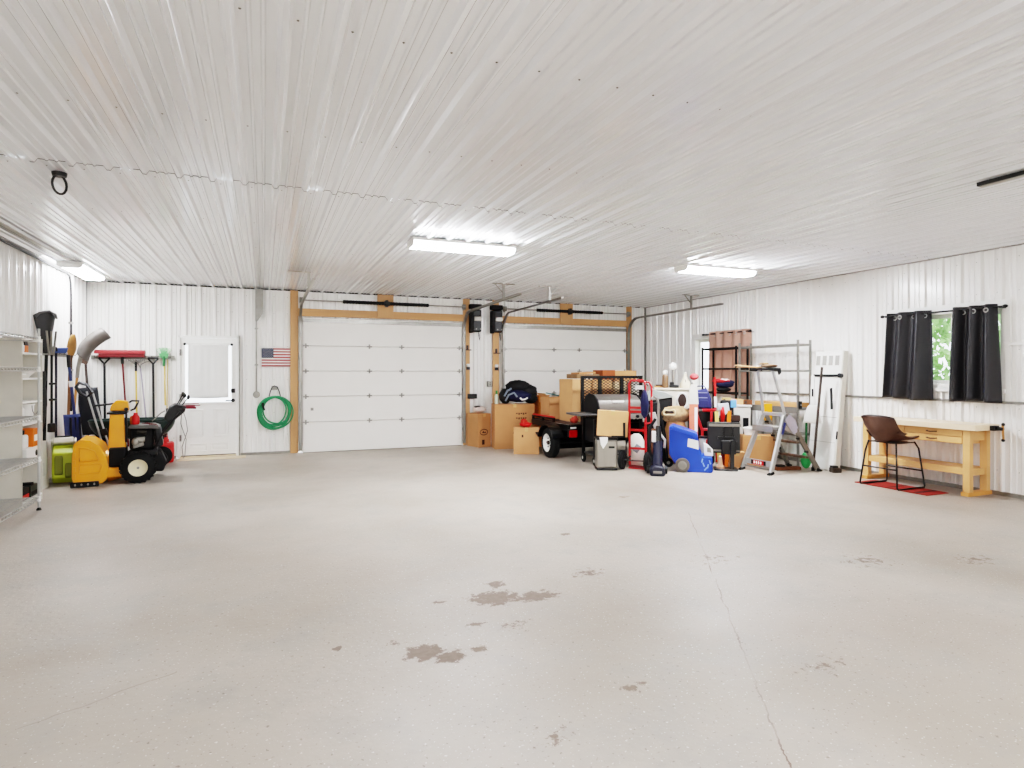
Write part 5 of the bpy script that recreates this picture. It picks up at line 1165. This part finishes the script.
# red sled frame and yellow boards in front of the barrel
t = thing('bent_stand', 'bent red metal stand placed in front of the black barrel', 'frame', (6.42, 7.66, 0), -40)
s = M(); s.bar((-0.10,0,0.85),(0.0,0,0.56),0.04,0.04); s.bar((0.0,0,0.58),(0.13,0,0.57),0.035,0.04); s.bar((0.13,0,0.57),(0.14,0,0.86),0.035,0.04); s.build('frame_bars', red, t, bevel=0.006)
for x in (0.0, 0.13): M().bx(x-0.018,x+0.018,-0.018,0.018,0.0,0.56).build('leg', red, t)
for k, (lb, dx, h, mt_, tl) in enumerate((('pale yellow board leaning in front of the black barrel, left of the two', 0.12, 0.86, paleyel, -3), ('orange-yellow board leaning in front of the black barrel, right of the two', 0.21, 0.87, orange, 3))):
    t = thing('wooden_board', lb, 'board', (6.50+dx, 7.56-dx*0.55, 0), -40); t.rotation_euler = (0, R(tl), R(-40)); M().bx(-0.028,0.028,-0.012,0.012,0,h).build('board_body', mt_, t, bevel=0.004); M().bx(-0.029,0.029,-0.013,0.013,h,h+0.012).build('board_end', cardb2, t)
t = thing('red_bundle', 'red and orange strap bundle to the right of the yellow boards', 'bundle', (6.74, 7.56, 0), -40); M().ell((0,0,0.80),(0.035,0.035,0.13),14,10,0.12,2).build('bundle_top', redpl, t, smooth=80); M().cyl((0,0,0),(0,0,0.66),0.035).build('bundle_stem', maroon, t)
# black TV seen from behind on its stand
t = thing('television', 'old black flat television on a pedestal stand seen from behind, right of the blue bin', 'television', (6.50, 7.25, 0), -38)
s = M(); s.bx(-0.25,0.22,-0.03,0.03,0.25,0.72); s.build('screen_back', mat('tv_black',(46,44,42),0.5), t, bevel=0.012)
s = M(); s.bx(-0.23,0.23,-0.050,-0.031,0.655,0.695); s.build('grey_top_strip', mat('warm_grey',(140,134,124),0.5), t)
s = M(); s.bx(-0.23,0.22,-0.045,-0.031,0.275,0.30); s.build('bottom_strip', mat('warm_grey',(140,134,124),0.5), t)
s = M(); s.bx(-0.10,0.14,-0.07,-0.031,0.46,0.50); s.bx(-0.02,0.0,-0.055,-0.031,0.30,0.65); s.bx(0.11,0.13,-0.055,-0.031,0.50,0.65); s.build('mount_bracket', blackmet, t)
s = M(); s.bx(-0.05,0.16,-0.10,-0.071,0.24,0.45); s.build('mount_plate', black, t, bevel=0.01)
s = M(); s.bx(0.07,0.13,-0.14,-0.09,0.03,0.46); s.build('pedestal_column', black, t, bevel=0.006)
s = M(); s.bx(-0.16,0.18,-0.18,0.08,0.0,0.028); s.build('pedestal_base', black, t, bevel=0.01)
t = thing('plaster_pot', 'small tan plaster pot on the floor under the television', 'pot', (6.385, 7.215, 0.029), -38); M().lathe([(0.06,0),(0.062,0.02),(0.035,0.06),(0.028,0.13),(0.02,0.17)], (0,0,0)).build('pot_body', mat('skin_tan',(206,168,140),0.6), t); M().lathe([(0.022,0.17),(0.012,0.19)], (0,0,0)).build('pot_tip', paper, t)
t = thing('red_jug', 'clear jug with a red side and dark rim behind the blue bin', 'jug', (6.34, 7.52, 0), -38); M().lathe([(0.075,0.0),(0.08,0.02),(0.08,0.44),(0.07,0.46)], (0,0,0)).build('jug_body', mat('grey_jug',(190,186,178),0.4), t); M().box((0.045,-0.067,0.36),(0.05,0.02,0.16),(0,0,35)).build('red_label', redpl, t, bevel=0.004); M().lathe([(0.083,0.46),(0.083,0.485)], (0,0,0)).build('rim', dgrey, t)

# ------------------------------------------------------------------ metal racks along the right wall
def rack(name, label, y0, y1, mt, zs, hgt, tall=0.0, x0=7.70, x1=7.96, board=None):
    t = thing(name, label, 'shelving rack', ((x0+x1)/2, (y0+y1)/2, 0))
    hx, hy = (x1-x0)/2, (y1-y0)/2
    for sx in (-1, 1):
        for sy in (-1, 1):
            s = M(); s.bx(sx*hx-0.014,sx*hx+0.014,sy*hy-0.014,sy*hy+0.014,0.0,hgt); s.build('post', mt, t)
    for z in zs:
        s = M()
        for sx in (-1, 1): s.bx(sx*hx-0.008,sx*hx+0.008,-hy+0.015,hy-0.015,z-0.035,z)
        for sy in (-1, 1): s.bx(-hx+0.009,hx-0.009,sy*hy-0.008,sy*hy+0.008,z-0.035,z)
        for k in range(int(2*hy/0.035)): s.bx(-hx+0.009,hx-0.009,-hy+0.03+k*0.035,-hy+0.033+k*0.035,z-0.008,z-0.004)
        s.build('wire_shelf', mt, t)
    return t
rack('metal_rack', 'black metal wire rack in front of the brown curtain', 8.30, 9.18, blackmet, (0.15, 0.62, 1.12, 1.56, 1.93), 1.95)
rack('metal_rack', 'grey metal wire rack behind the step ladder', 6.97, 8.22, galv, (0.15, 0.52, 1.52, 1.93), 1.99)
t = thing('shelf_board', 'long yellow pine board lying on the grey rack behind the step ladder', 'board', (7.82, 7.28, 0.93)); M().bx(-0.09,0.17,-0.28,0.62,0.0,0.07).build('board_body', pine, t, bevel=0.004); M().bx(-0.091,0.171,-0.285,-0.281,0.0,0.07).build('end_grain', woodh, t); 
t = thing('shelf_bracket', 'black bracket block at the right end of the pine board', 'bracket', (7.72, 6.955, 0.91)); M().bx(-0.02,0.03,-0.02,0.0,0.0,0.12).build('bracket_plate', blackmet, t, bevel=0.004); M().cyl((0,-0.03,0.06),(0,-0.02,0.06),0.012).build('bolt', galv, t)
t = thing('grey_shelf', 'plain grey steel shelf panel under the pine board on the grey rack', 'shelf', (7.90, 7.40, 0.88)); M().bx(-0.16,0.10,-0.41,0.60,0.0,0.045).build('panel', mat('shelf_steel',(150,148,142),0.5,0.2), t, bevel=0.004); M().bx(-0.168,-0.161,-0.41,0.60,-0.05,0.045).build('front_lip', mat('shelf_steel',(150,148,142),0.5,0.2), t)
t = thing('storage_bin', 'white storage bin with dark cut-outs behind the television', 'bin', (7.42, 8.00, 0), -40)
s = M(); s.bx(-0.24,0.22,-0.16,0.16,0.35,0.90); s.build('bin_body', mat('bin_white',(228,224,214),0.5), t, bevel=0.015); s = M(); s.bx(-0.26,0.24,-0.18,0.18,0.901,0.935); s.build('bin_lid', paper, t, bevel=0.008)
s = M(); s.bx(-0.22,-0.08,-0.166,-0.159,0.40,0.60); s.build('dark_cutout', blackmt, t); M().bx(0.10,0.19,-0.166,-0.159,0.45,0.72).build('dark_cutout', blackmt, t)
s = M(); s.bx(-0.22,0.20,-0.14,0.14,0,0.349); s.build('lower_crate', dgrey, t, bevel=0.01)
for k, (lb, dx, w_, h_, mt_) in enumerate((('pale wood box on the left end of the white storage bin lid', -0.17, 0.15, 0.11, mat('light_wood_box',(214,188,140),0.7)), ('tan low box on the white storage bin lid, right of the pale wood box', 0.02, 0.18, 0.09, cardb3), ('brown striped box on the right end of the white storage bin lid', 0.20, 0.14, 0.08, rust))):
    t = thing('small_box', lb, 'box', (7.42+dx*0.9*math.cos(R(-40)), 8.00+dx*0.9*math.sin(R(-40)), 0.936), -40); M().bx(-w_/2,w_/2,-0.09,0.09,0,h_).build('box_body', mt_, t, bevel=0.004); M().bx(-w_/2+0.02,-w_/2+0.055,-0.092,-0.0895,0.02,h_-0.02).build('box_print', darkbr, t)
t = thing('brown_box', 'small dark brown box behind the top edge of the television', 'box', (7.03, 7.60, 0), -38); M().bx(-0.06,0.06,-0.07,0.07,0.0,0.70).build('lower_post', blackmt, t); M().bx(-0.07,0.07,-0.08,0.06,0.701,0.79).build('box_top', darkbr, t, bevel=0.004)
t = thing('hanging_cloth', 'red, white and navy cloth draped on the black metal rack above the navy bag', 'cloth', (7.58, 8.46, 1.13), -40); t.scale = (0.85, 0.7, 0.62)
s = M(); s.ell((0.0,0,0.24),(0.20,0.13,0.12),18,10,0.12,4); s.build('navy_fold', mat('cloth_navy',(48,52,88),0.85), t, smooth=80)
s = M(); s.ell((-0.06,-0.06,0.32),(0.17,0.09,0.06),16,8,0.15,5); s.build('red_fold', mat('cloth_red',(206,60,64),0.85), t, smooth=80)
s = M(); s.ell((0.0,-0.05,0.345),(0.10,0.08,0.045),14,8,0.15,6); s.build('white_fold', mat('cloth_white',(232,220,214),0.85), t, smooth=80)
s = M(); s.ell((-0.02,0.03,0.07),(0.15,0.10,0.07),14,8,0.1,3); s.build('dark_fold', blackmt, t, smooth=80)
t = thing('red_stake', 'red and white striped stake standing behind the navy bag', 'stake', (6.90, 7.88, 0), -40)
M().cyl((0,0,0),(-0.03,0,1.40),0.018).build('shaft', redpl, t); M().cyl((-0.016,0,0.90),(-0.02,0,1.08),0.026).build('white_band', paper, t)
t = thing('dark_pouch', 'black pouch with a light blue corner behind the red stake', 'pouch', (7.04, 7.88, 0), -40); M().bx(-0.05,0.16,-0.08,0.08,0.0,1.02).build('pouch_body', blackmt, t, bevel=0.03); M().bx(0.11,0.20,-0.10,-0.081,0.90,1.03).build('blue_corner', mat('sky_blue',(120,170,214),0.6), t, bevel=0.01)
t = thing('pale_cloth', 'grey-white cloth hanging right of the yellow boards', 'cloth', (6.82, 7.76, 0), -40); M().prism([(-0.02,0.97),(0.16,0.99),(0.18,0.86),(0.10,0.78),(0.03,0.86)], 'xz', -0.06, -0.03).build('cloth_fold', mat('cloth_grey',(206,210,214),0.85), t, bevel=0.01); M().bx(0.02,0.12,-0.03,0.01,0.0,0.78).build('cloth_stand', darkbr, t, bevel=0.01)

# ------------------------------------------------------------------ cardboard behind the ladder
carton('large brown cardboard box under the step ladder', (7.26, 7.38, 0), -32, 0.48, 0.32, 0.48, cardb2, tape=True)
carton('small orange-tan cardboard box left of the step ladder by the television base', (6.84, 7.36, 0), -38, 0.22, 0.16, 0.24, cardb)
t = thing('white_tub', 'white plastic tub on the large brown cardboard box', 'tub', (7.17, 7.43, 0.484), -32); M().lathe([(0.08,0),(0.10,0.10),(0.105,0.10),(0.105,0.115),(0.001,0.118)], (0,0,0)).build('tub_body', paper, t); M().lathe([(0.05,0.119),(0.045,0.13)], (0,0,0)).build('lid_knob', offwh, t)
t = thing('yellow_box', 'small yellow box seen through the step ladder handrail', 'box', (7.58, 7.46, 0), -40); M().bx(-0.06,0.06,-0.05,0.05,0.70,0.97).build('box_body', yellow, t, bevel=0.006); M().bx(-0.05,0.05,-0.045,0.045,0.0,0.699).build('box_stand', galv, t)

# ------------------------------------------------------------------ aluminium platform step ladder
t = thing('step_ladder', 'aluminium platform step ladder with handrail and black tray top', 'step ladder', (7.15, 6.85, 0))
N_, F_ = -0.29, 0.27                                      # near and far sides at the floor
def yy_(side, z): return (N_ + 0.115*z) if side < 0 else (F_ - 0.06*z)     # the ladder narrows upward
for sd in (-1, 1):
    s = M(); s.bar((-0.42,yy_(sd,0.03),0.03),(-0.07,yy_(sd,0.84),0.84),0.035,0.075); rl = s.build('support_leg', alu, t, bevel=0.004)
    M().box((-0.43,yy_(sd,0),0.02),(0.10,0.05,0.04),(0,-20,0)).build('rubber_foot', blackmt, rl, bevel=0.006)
    s = M(); s.bar((0.50,yy_(sd,0.03),0.03),(-0.02,yy_(sd,0.86),0.86),0.035,0.07); rl = s.build('climbing_rail', mat('worn_alu',(164,160,154),0.4,0.6), t, bevel=0.004)
    M().box((0.515,yy_(sd,0),0.02),(0.10,0.05,0.04),(0,20,0)).build('rubber_foot', blackmt, rl, bevel=0.006)
    s = M(); s.tube([(-0.05,yy_(sd,0.80),0.80),(-0.12,yy_(sd,1.15),1.15),(-0.19,yy_(sd,1.42),1.42),(-0.205,yy_(sd,1.5),1.485),(-0.21,yy_(sd,1.5)*0.8,1.512)], 0.021, 8); s.build('handrail_tube', alu, t)
    s = M(); s.bar((-0.08,yy_(sd,0.66),0.66),(0.16,yy_(sd,0.56),0.56),0.012,0.05); s.build('spreader', alu, t)
    for p in ((0.02,0.72),(0.16,0.50),(0.30,0.30)): M().cyl((p[0],yy_(sd,p[1])-0.025,p[1]),(p[0],yy_(sd,p[1])+0.025,p[1]),0.018).build('rivet', dgrey, rl)
def rung(name, x0, x1, z0, z1, mt, mrg=0.02): return M().bx(x0,x1,yy_(-1,z1)+mrg,yy_(1,z1)-mrg,z0,z1).build(name, mt, t, bevel=0.004)
rung('cross_bar', -0.095, -0.045, 0.83, 0.875, alu)
rung('platform', -0.28, 0.04, 0.635, 0.68, alu, 0.03)
rung('platform_lip', -0.292, -0.281, 0.60, 0.69, silver)
for x0, z in ((0.16, 0.45), (0.31, 0.225)): rung('tread', x0-0.02, x0+0.09, z-0.03, z, mat('worn_tread',(140,120,104),0.6,0.2))
s = M(); s.bar((-0.375,N_+0.03,0.145),(-0.375,F_-0.03,0.145),0.012,0.085); br = s.build('label_brace', alu, t)
M().bx(-0.388,-0.383,-0.11,0.09,0.112,0.175).build('red_label', lblred, br)
M().bx(-0.388,-0.383,-0.15,-0.112,0.112,0.175).build('black_label', blackmt, br); M().bx(-0.388,-0.383,0.092,0.13,0.112,0.175).build('black_label', blackmt, br)
for k in range(4): M().bx(-0.390,-0.3885,0.055-k*0.042,0.075-k*0.042,0.125,0.162).build('white_mark', paper, br)
rung('lower_brace', -0.406, -0.394, 0.06, 0.09, galv)
y = yy_(-1, 0.66)-0.024
M().bar((-0.155,y,0.57),(-0.085,y+0.01,0.74),0.004,0.05).build('blue_label', lblblue, t)
M().prism([(-0.02,0.86),(0.10,0.78),(0.17,0.62),(0.08,0.56),(-0.02,0.66),(-0.10,0.78)], 'xz', y, y+0.005).build('hinge_plate', mat('lilac_alu',(200,200,214),0.4,0.4), t)
M().bx(-0.33,-0.09,yy_(-1,1.5)-0.02,yy_(1,1.5)+0.02,1.515,1.545).build('tray_top', black, t, bevel=0.012)
M().prism([(-0.33,1.55),(-0.10,1.545),(-0.09,1.47),(-0.13,1.44),(-0.15,1.50),(-0.33,1.51)], 'xz', yy_(-1,1.5)-0.045, yy_(-1,1.5)-0.021).build('tray_rim', black, t, bevel=0.004)
M().bx(-0.33,-0.10,yy_(1,1.5)+0.021,yy_(1,1.5)+0.04,1.50,1.55).build('tray_rim', black, t, bevel=0.004)
t = thing('folded_cloth', 'tan and brown folded cloth lying on the ladder tray', 'cloth', (6.94, 6.85, 1.546)); M().ell((0.02,-0.02,0.03),(0.08,0.14,0.03),14,8,0.1,4).build('cloth_fold', mat('taupe_cloth',(136,112,92),0.9), t, smooth=80); M().ell((0.0,0.06,0.065),(0.05,0.09,0.015),12,7,0.1,5).build('cloth_top', tan, t, smooth=80)
t = thing('wood_strip', 'two thin tan wood strips sticking out over the far edge of the ladder tray', 'wood strip', (6.98, 7.10, 1.551)); M().box((0,0.16,0.022),(0.10,0.50,0.015),(4,0,-4)).build('upper_strip', mat('strip_tan',(206,170,132),0.7), t); M().box((0.02,0.22,0.004),(0.09,0.36,0.008),(0,0,-2)).build('lower_strip', mat('strip_tan2',(190,156,120),0.7), t)

# ------------------------------------------------------------------ white panel, dustpan and poles on the right wall
t = thing('vented_slab', 'tall white panel with four vent openings leaning on the right wall', 'panel', (7.86, 6.69, 0)); t.rotation_euler = (0, R(6), 0)
s = M(); s.bx(-0.0,0.085,-0.22,0.25,0.0,1.82); s.build('panel_body', white, t, bevel=0.012)
s = M(); s.bx(0.0,0.10,-0.245,-0.221,0.0,1.82); s.build('side_rail', offwh, t, bevel=0.004)
for k in range(4):
    y = 0.185-k*0.112
    fr = M(); fr.bx(-0.010,0.0,y-0.046,y+0.046,1.58,1.76); v = fr.build('vent_frame', white, t, bevel=0.004)
    s = M(); s.bx(-0.012,-0.0101,y-0.036,y+0.036,1.595,1.745); 
    s.build('vent_grille', mat('vent_grey',(176,174,168),0.6), v)
s = M(); s.bx(-0.03,-0.001,-0.24,0.24,1.42,1.455); cb = s.build('black_strap', blackmt, t, bevel=0.004)
M().cyl((-0.05,-0.235,1.437),(-0.0,-0.235,1.437),0.035).build('strap_knob', black, cb)
s = M(); s.prism([(-0.10,0.92),(-0.135,0.93),(-0.095,1.25),(-0.06,1.24)], 'yz', -0.014, -0.001); s.build('dark_slot', dgrey, t)
s = M(); s.bx(-0.004,-0.001,-0.21,0.24,0.80,0.808); s.bx(-0.004,-0.001,-0.21,0.24,0.42,0.426); s.build('seam', mat('seam_grey',(196,194,188),0.6), t)
M().bx(-0.012,0.0,-0.245,-0.225,0.48,0.60).build('side_latch', black, t)
t = thing('dust_pan', 'white dustpan hanging scoop-down in front of the tall white panel', 'dustpan', (7.735, 6.72, -0.09), -62)
s = M(); s.sheet(lambda u, v: ((-0.035-0.095*math.sqrt(v))*(1-2*u)*1.0, -0.02-0.06*v*math.sin(PI*u)-0.02, 1.08-0.28*v), 12, 10); s.build('scoop', mat('dustpan_white',(224,222,214),0.45), t, solid=0.008, smooth=60)
s = M(); s.prism([(-0.132,0.80),(0.132,0.80),(0.125,0.83),(-0.125,0.83)], 'xz', -0.075, -0.02); s.build('scoop_lip', white, t, bevel=0.004)
s = M(); s.prism([(-0.036,1.08),(0.036,1.08),(0.028,1.20),(0.024,1.52),(-0.02,1.52),(-0.028,1.20)], 'xz', -0.035, -0.005); s.build('handle', paper, t, bevel=0.008)
s = M(); s.bx(-0.012,0.012,-0.040,-0.0351,1.20,1.32); s.build('handle_slot', dgrey, t)
t = thing('dark_pole', 'dark brown pole leaning in front of the tall white panel', 'pole', (7.635, 6.575, 0)); M().cyl((0.0,0.06,0.02),(0.09,-0.02,1.56),0.018).build('shaft', mat('weathered_brown',(96,84,76),0.7), t); M().cyl((0.0,0.06,0.0),(0.0,0.06,0.05),0.026).build('foot', blackmt, t)
t = thing('green_brush', 'green-handled brush with a round green head standing behind the ladder', 'brush', (7.70, 6.82, 0), -45)
M().cyl((0,0,0.20),(0.01,0.05,0.88),0.016).build('handle', mat('deep_green',(44,120,72),0.45), t); M().ell((0,0,0.13),(0.075,0.06,0.128),16,10).build('brush_head', mat('bright_green',(78,182,116),0.5), t, smooth=80)
t = thing('dark_block', 'flat dark block on the floor by the foot of the white panel', 'block', (7.80, 6.40, 0), -20); M().bx(-0.06,0.08,-0.05,0.05,0,0.07).build('block_body', mat('umber',(86,74,62),0.8), t, bevel=0.01); M().bx(-0.05,0.03,-0.04,0.04,0.0701,0.10).build('block_top', dgrey, t)
t = thing('wood_plank', 'rusty brown wood plank on the floor under the ladder steps', 'plank', (7.36, 6.84, 0), -14); M().bx(-0.22,0.18,-0.05,0.05,0.0,0.05).build('plank_body', rust, t, bevel=0.006); M().bx(-0.20,-0.08,-0.045,0.045,0.051,0.08).build('plank_block', blackmt, t)

# ------------------------------------------------------------------ workbench
WX0, WX1, WY0, WY1 = 7.75, 8.145, 4.51, 5.93
t = thing('workbench', 'pale wooden workbench with drawers and an end vise under the curtained window', 'workbench', ((WX0+WX1)/2, (WY0+WY1)/2, 0))
w = (WX1-WX0)/2; l = (WY1-WY0)/2
s = M(); s.bx(-w-0.06,w+0.0,-l-0.08,l+0.08,0.79,0.86); s.build('bench_top', benchtop, t, bevel=0.005)
for sy in (-1, 1):
    y = sy*(l-0.06)
    for x in (-w+0.035, w-0.035): M().bx(x-0.035,x+0.035,y-0.04,y+0.04,0.05,0.79).build('leg', bench, t, bevel=0.004)
    M().bx(-w-0.03,w+0.03,y-0.045,y+0.045,0.0,0.05).build('foot_rail', mat('bench_orange',(222,172,110),0.45,0,0.1,6), t, bevel=0.006)
    M().bx(-w+0.071,w-0.071,y-0.02,y+0.02,0.24,0.32).build('side_rail', bench, t, bevel=0.003)
    M().bx(-w+0.071,w-0.071,y-0.02,y+0.02,0.66,0.79).build('end_apron', bench, t, bevel=0.003)
for x in (-w+0.03, w-0.03): M().bx(x-0.018,x+0.018,-l+0.10,l-0.10,0.25,0.33).build('stretcher', bench, t, bevel=0.003)
M().bx(-w+0.049,w-0.049,-l+0.10,l-0.10,0.30,0.325).build('lower_shelf', bench, t)
M().bx(-w+0.03,w-0.03,-l+0.101,l-0.101,0.615,0.79).build('drawer_case', bench, t)
def drawer(y0, y1, z0, z1, handle):
    s = M(); s.bx(-w+0.004,-w+0.03,y0,y1,z0,z1); dr = s.build('drawer', bench, t, bevel=0.004)
    if handle:
        yc, zc = (y0+y1)/2, (z0+z1)/2
        M().tube([(-w+0.004,yc+0.055,zc),(-w-0.025,yc+0.05,zc),(-w-0.028,yc,zc-0.006),(-w-0.025,yc-0.05,zc),(-w+0.004,yc-0.055,zc)], 0.008, 8).build('handle', mat('antique_brass',(110,82,52),0.4,0.5), dr)
drawer(-l+0.11,0.10,0.708,0.785,True); drawer(-l+0.11,0.10,0.62,0.700,True); drawer(0.11,l-0.11,0.708,0.785,False); drawer(0.11,l-0.11,0.62,0.700,False)
s = M(); s.cyl((0.05,-l-0.08,0.825),(0.05,-l-0.20,0.815),0.022); s.bx(0.0,0.10,-l-0.13,-l-0.081,0.79,0.85); vs = s.build('vise', blackmet, t, bevel=0.004)
M().cyl((0.05,-l-0.19,0.86),(0.05,-l-0.20,0.69),0.012).build('vise_handle', woodh, vs)
for z in (0.87, 0.685): M().ell((0.05,-l-0.196,z),(0.02,0.02,0.02),10,7).build('handle_knob', black, vs)

# ------------------------------------------------------------------ bucket stool and mat
t = thing('floor_mat', 'red and dark striped mat on the floor under the brown bucket stool', 'mat', (7.54, 5.24, 0), 0)
M().bx(-0.20,0.20,-0.48,0.48,0.0,0.010).build('mat_body', redmat, t, bevel=0.003)
s = M(); s.bx(-0.19,0.19,-0.36,-0.30,0.0101,0.0115); s.bx(-0.19,0.19,0.02,0.05,0.0101,0.0115); s.bx(-0.19,0.19,0.30,0.36,0.0101,0.0115); s.build('dark_stripe', mat('mat_dark',(98,36,30),0.9), t)
t = thing('bucket_stool', 'brown leather bucket counter stool with thin black sled legs at the workbench', 'stool', (7.455, 5.31, 0.0115), 0)
def shell(u, v):
    # v: 0 front edge of the seat .. 1 top of the backrest; local +x faces the bench
    c_ = (u-0.5)*2
    if v < 0.5:
        q = v/0.5; x = 0.25-0.42*q; z = 0.625-0.035*math.sin(q*PI*0.6)
        wv = 0.215+0.015*math.sin(q*PI); lift = 0.11*max(0, q-0.35)**1.2*abs(c_)**2.2 + 0.02*abs(c_)**2
        return (x, c_*wv, z+lift*1.6 + 0.0)
    q = (v-0.5)/0.5; a = q*PI/2
    x = -0.17-0.075*math.sin(min(a*1.3, PI/2)) - 0.03*q; z = 0.592+0.325*q**1.15
    wv = 0.225-0.005*q; side_ = (0.13*(1-q)**0.7+0.05)*abs(c_)**2
    return (x+side_*1.0, c_*wv, z+(0.11*0.61*1.6*(1-q)**2)*abs(c_)**2.2 - 0.03*q*abs(c_)**3)
s = M(); s.sheet(shell, 24, 36); s.build('bucket_seat', brown, t, solid=0.022, smooth=80)
M().tube([shell(i/24, 1.0) for i in range(25)], 0.013, 8).build('top_piping', mat('brown_edge',(66,40,30),0.5), t)
for sy in (-1, 1):
    pts = [(0.20,sy*0.185,0.585),(0.245,sy*0.21,0.50),(0.30,sy*0.25,0.03),(0.285,sy*0.252,0.012),(-0.20,sy*0.252,0.012),(-0.215,sy*0.25,0.03),(-0.17,sy*0.21,0.45),(-0.14,sy*0.185,0.585)]
    M().tube(pts, 0.011, 8).build('sled_leg', blackmet, t, smooth=60)
M().cyl((0.275,-0.235,0.22),(0.275,0.235,0.22),0.010).build('foot_bar', blackmet, t); M().cyl((-0.19,-0.228,0.25),(-0.19,0.228,0.25),0.010).build('foot_bar', blackmet, t)
s = M(); s.bx(-0.15,0.20,-0.18,0.18,0.568,0.580); s.build('seat_plate', blackmet, t)

# ------------------------------------------------------------------ light, sky, camera
w = bpy.data.worlds.new('daylight'); bpy.context.scene.world = w; w.use_nodes = True
bg = w.node_tree.nodes['Background']; bg.inputs['Color'].default_value = (0.86, 0.93, 1.0, 1); bg.inputs['Strength'].default_value = 2.2
sun = bpy.data.lights.new('sun', 'SUN'); sun.energy = 2.5; sun.angle = R(3); so = bpy.data.objects.new('sun', sun); COL.objects.link(so); so.rotation_euler = (R(40), R(20), R(30))

cam = bpy.data.cameras.new('camera'); co = bpy.data.objects.new('camera', cam); COL.objects.link(co)
co.location = (0, 0, 1.485); co.rotation_euler = (R(90), 0, R(-22.4))
cam.sensor_width = 36; cam.lens = 601/1024*36; cam.shift_y = -12/1024; cam.clip_start = 0.05
sc = bpy.context.scene; sc.camera = co
sc.view_settings.view_transform = 'Filmic'; sc.view_settings.look = 'High Contrast'; sc.view_settings.exposure = 1.1
sc.cycles.diffuse_bounces = 7; sc.cycles.max_bounces = 14
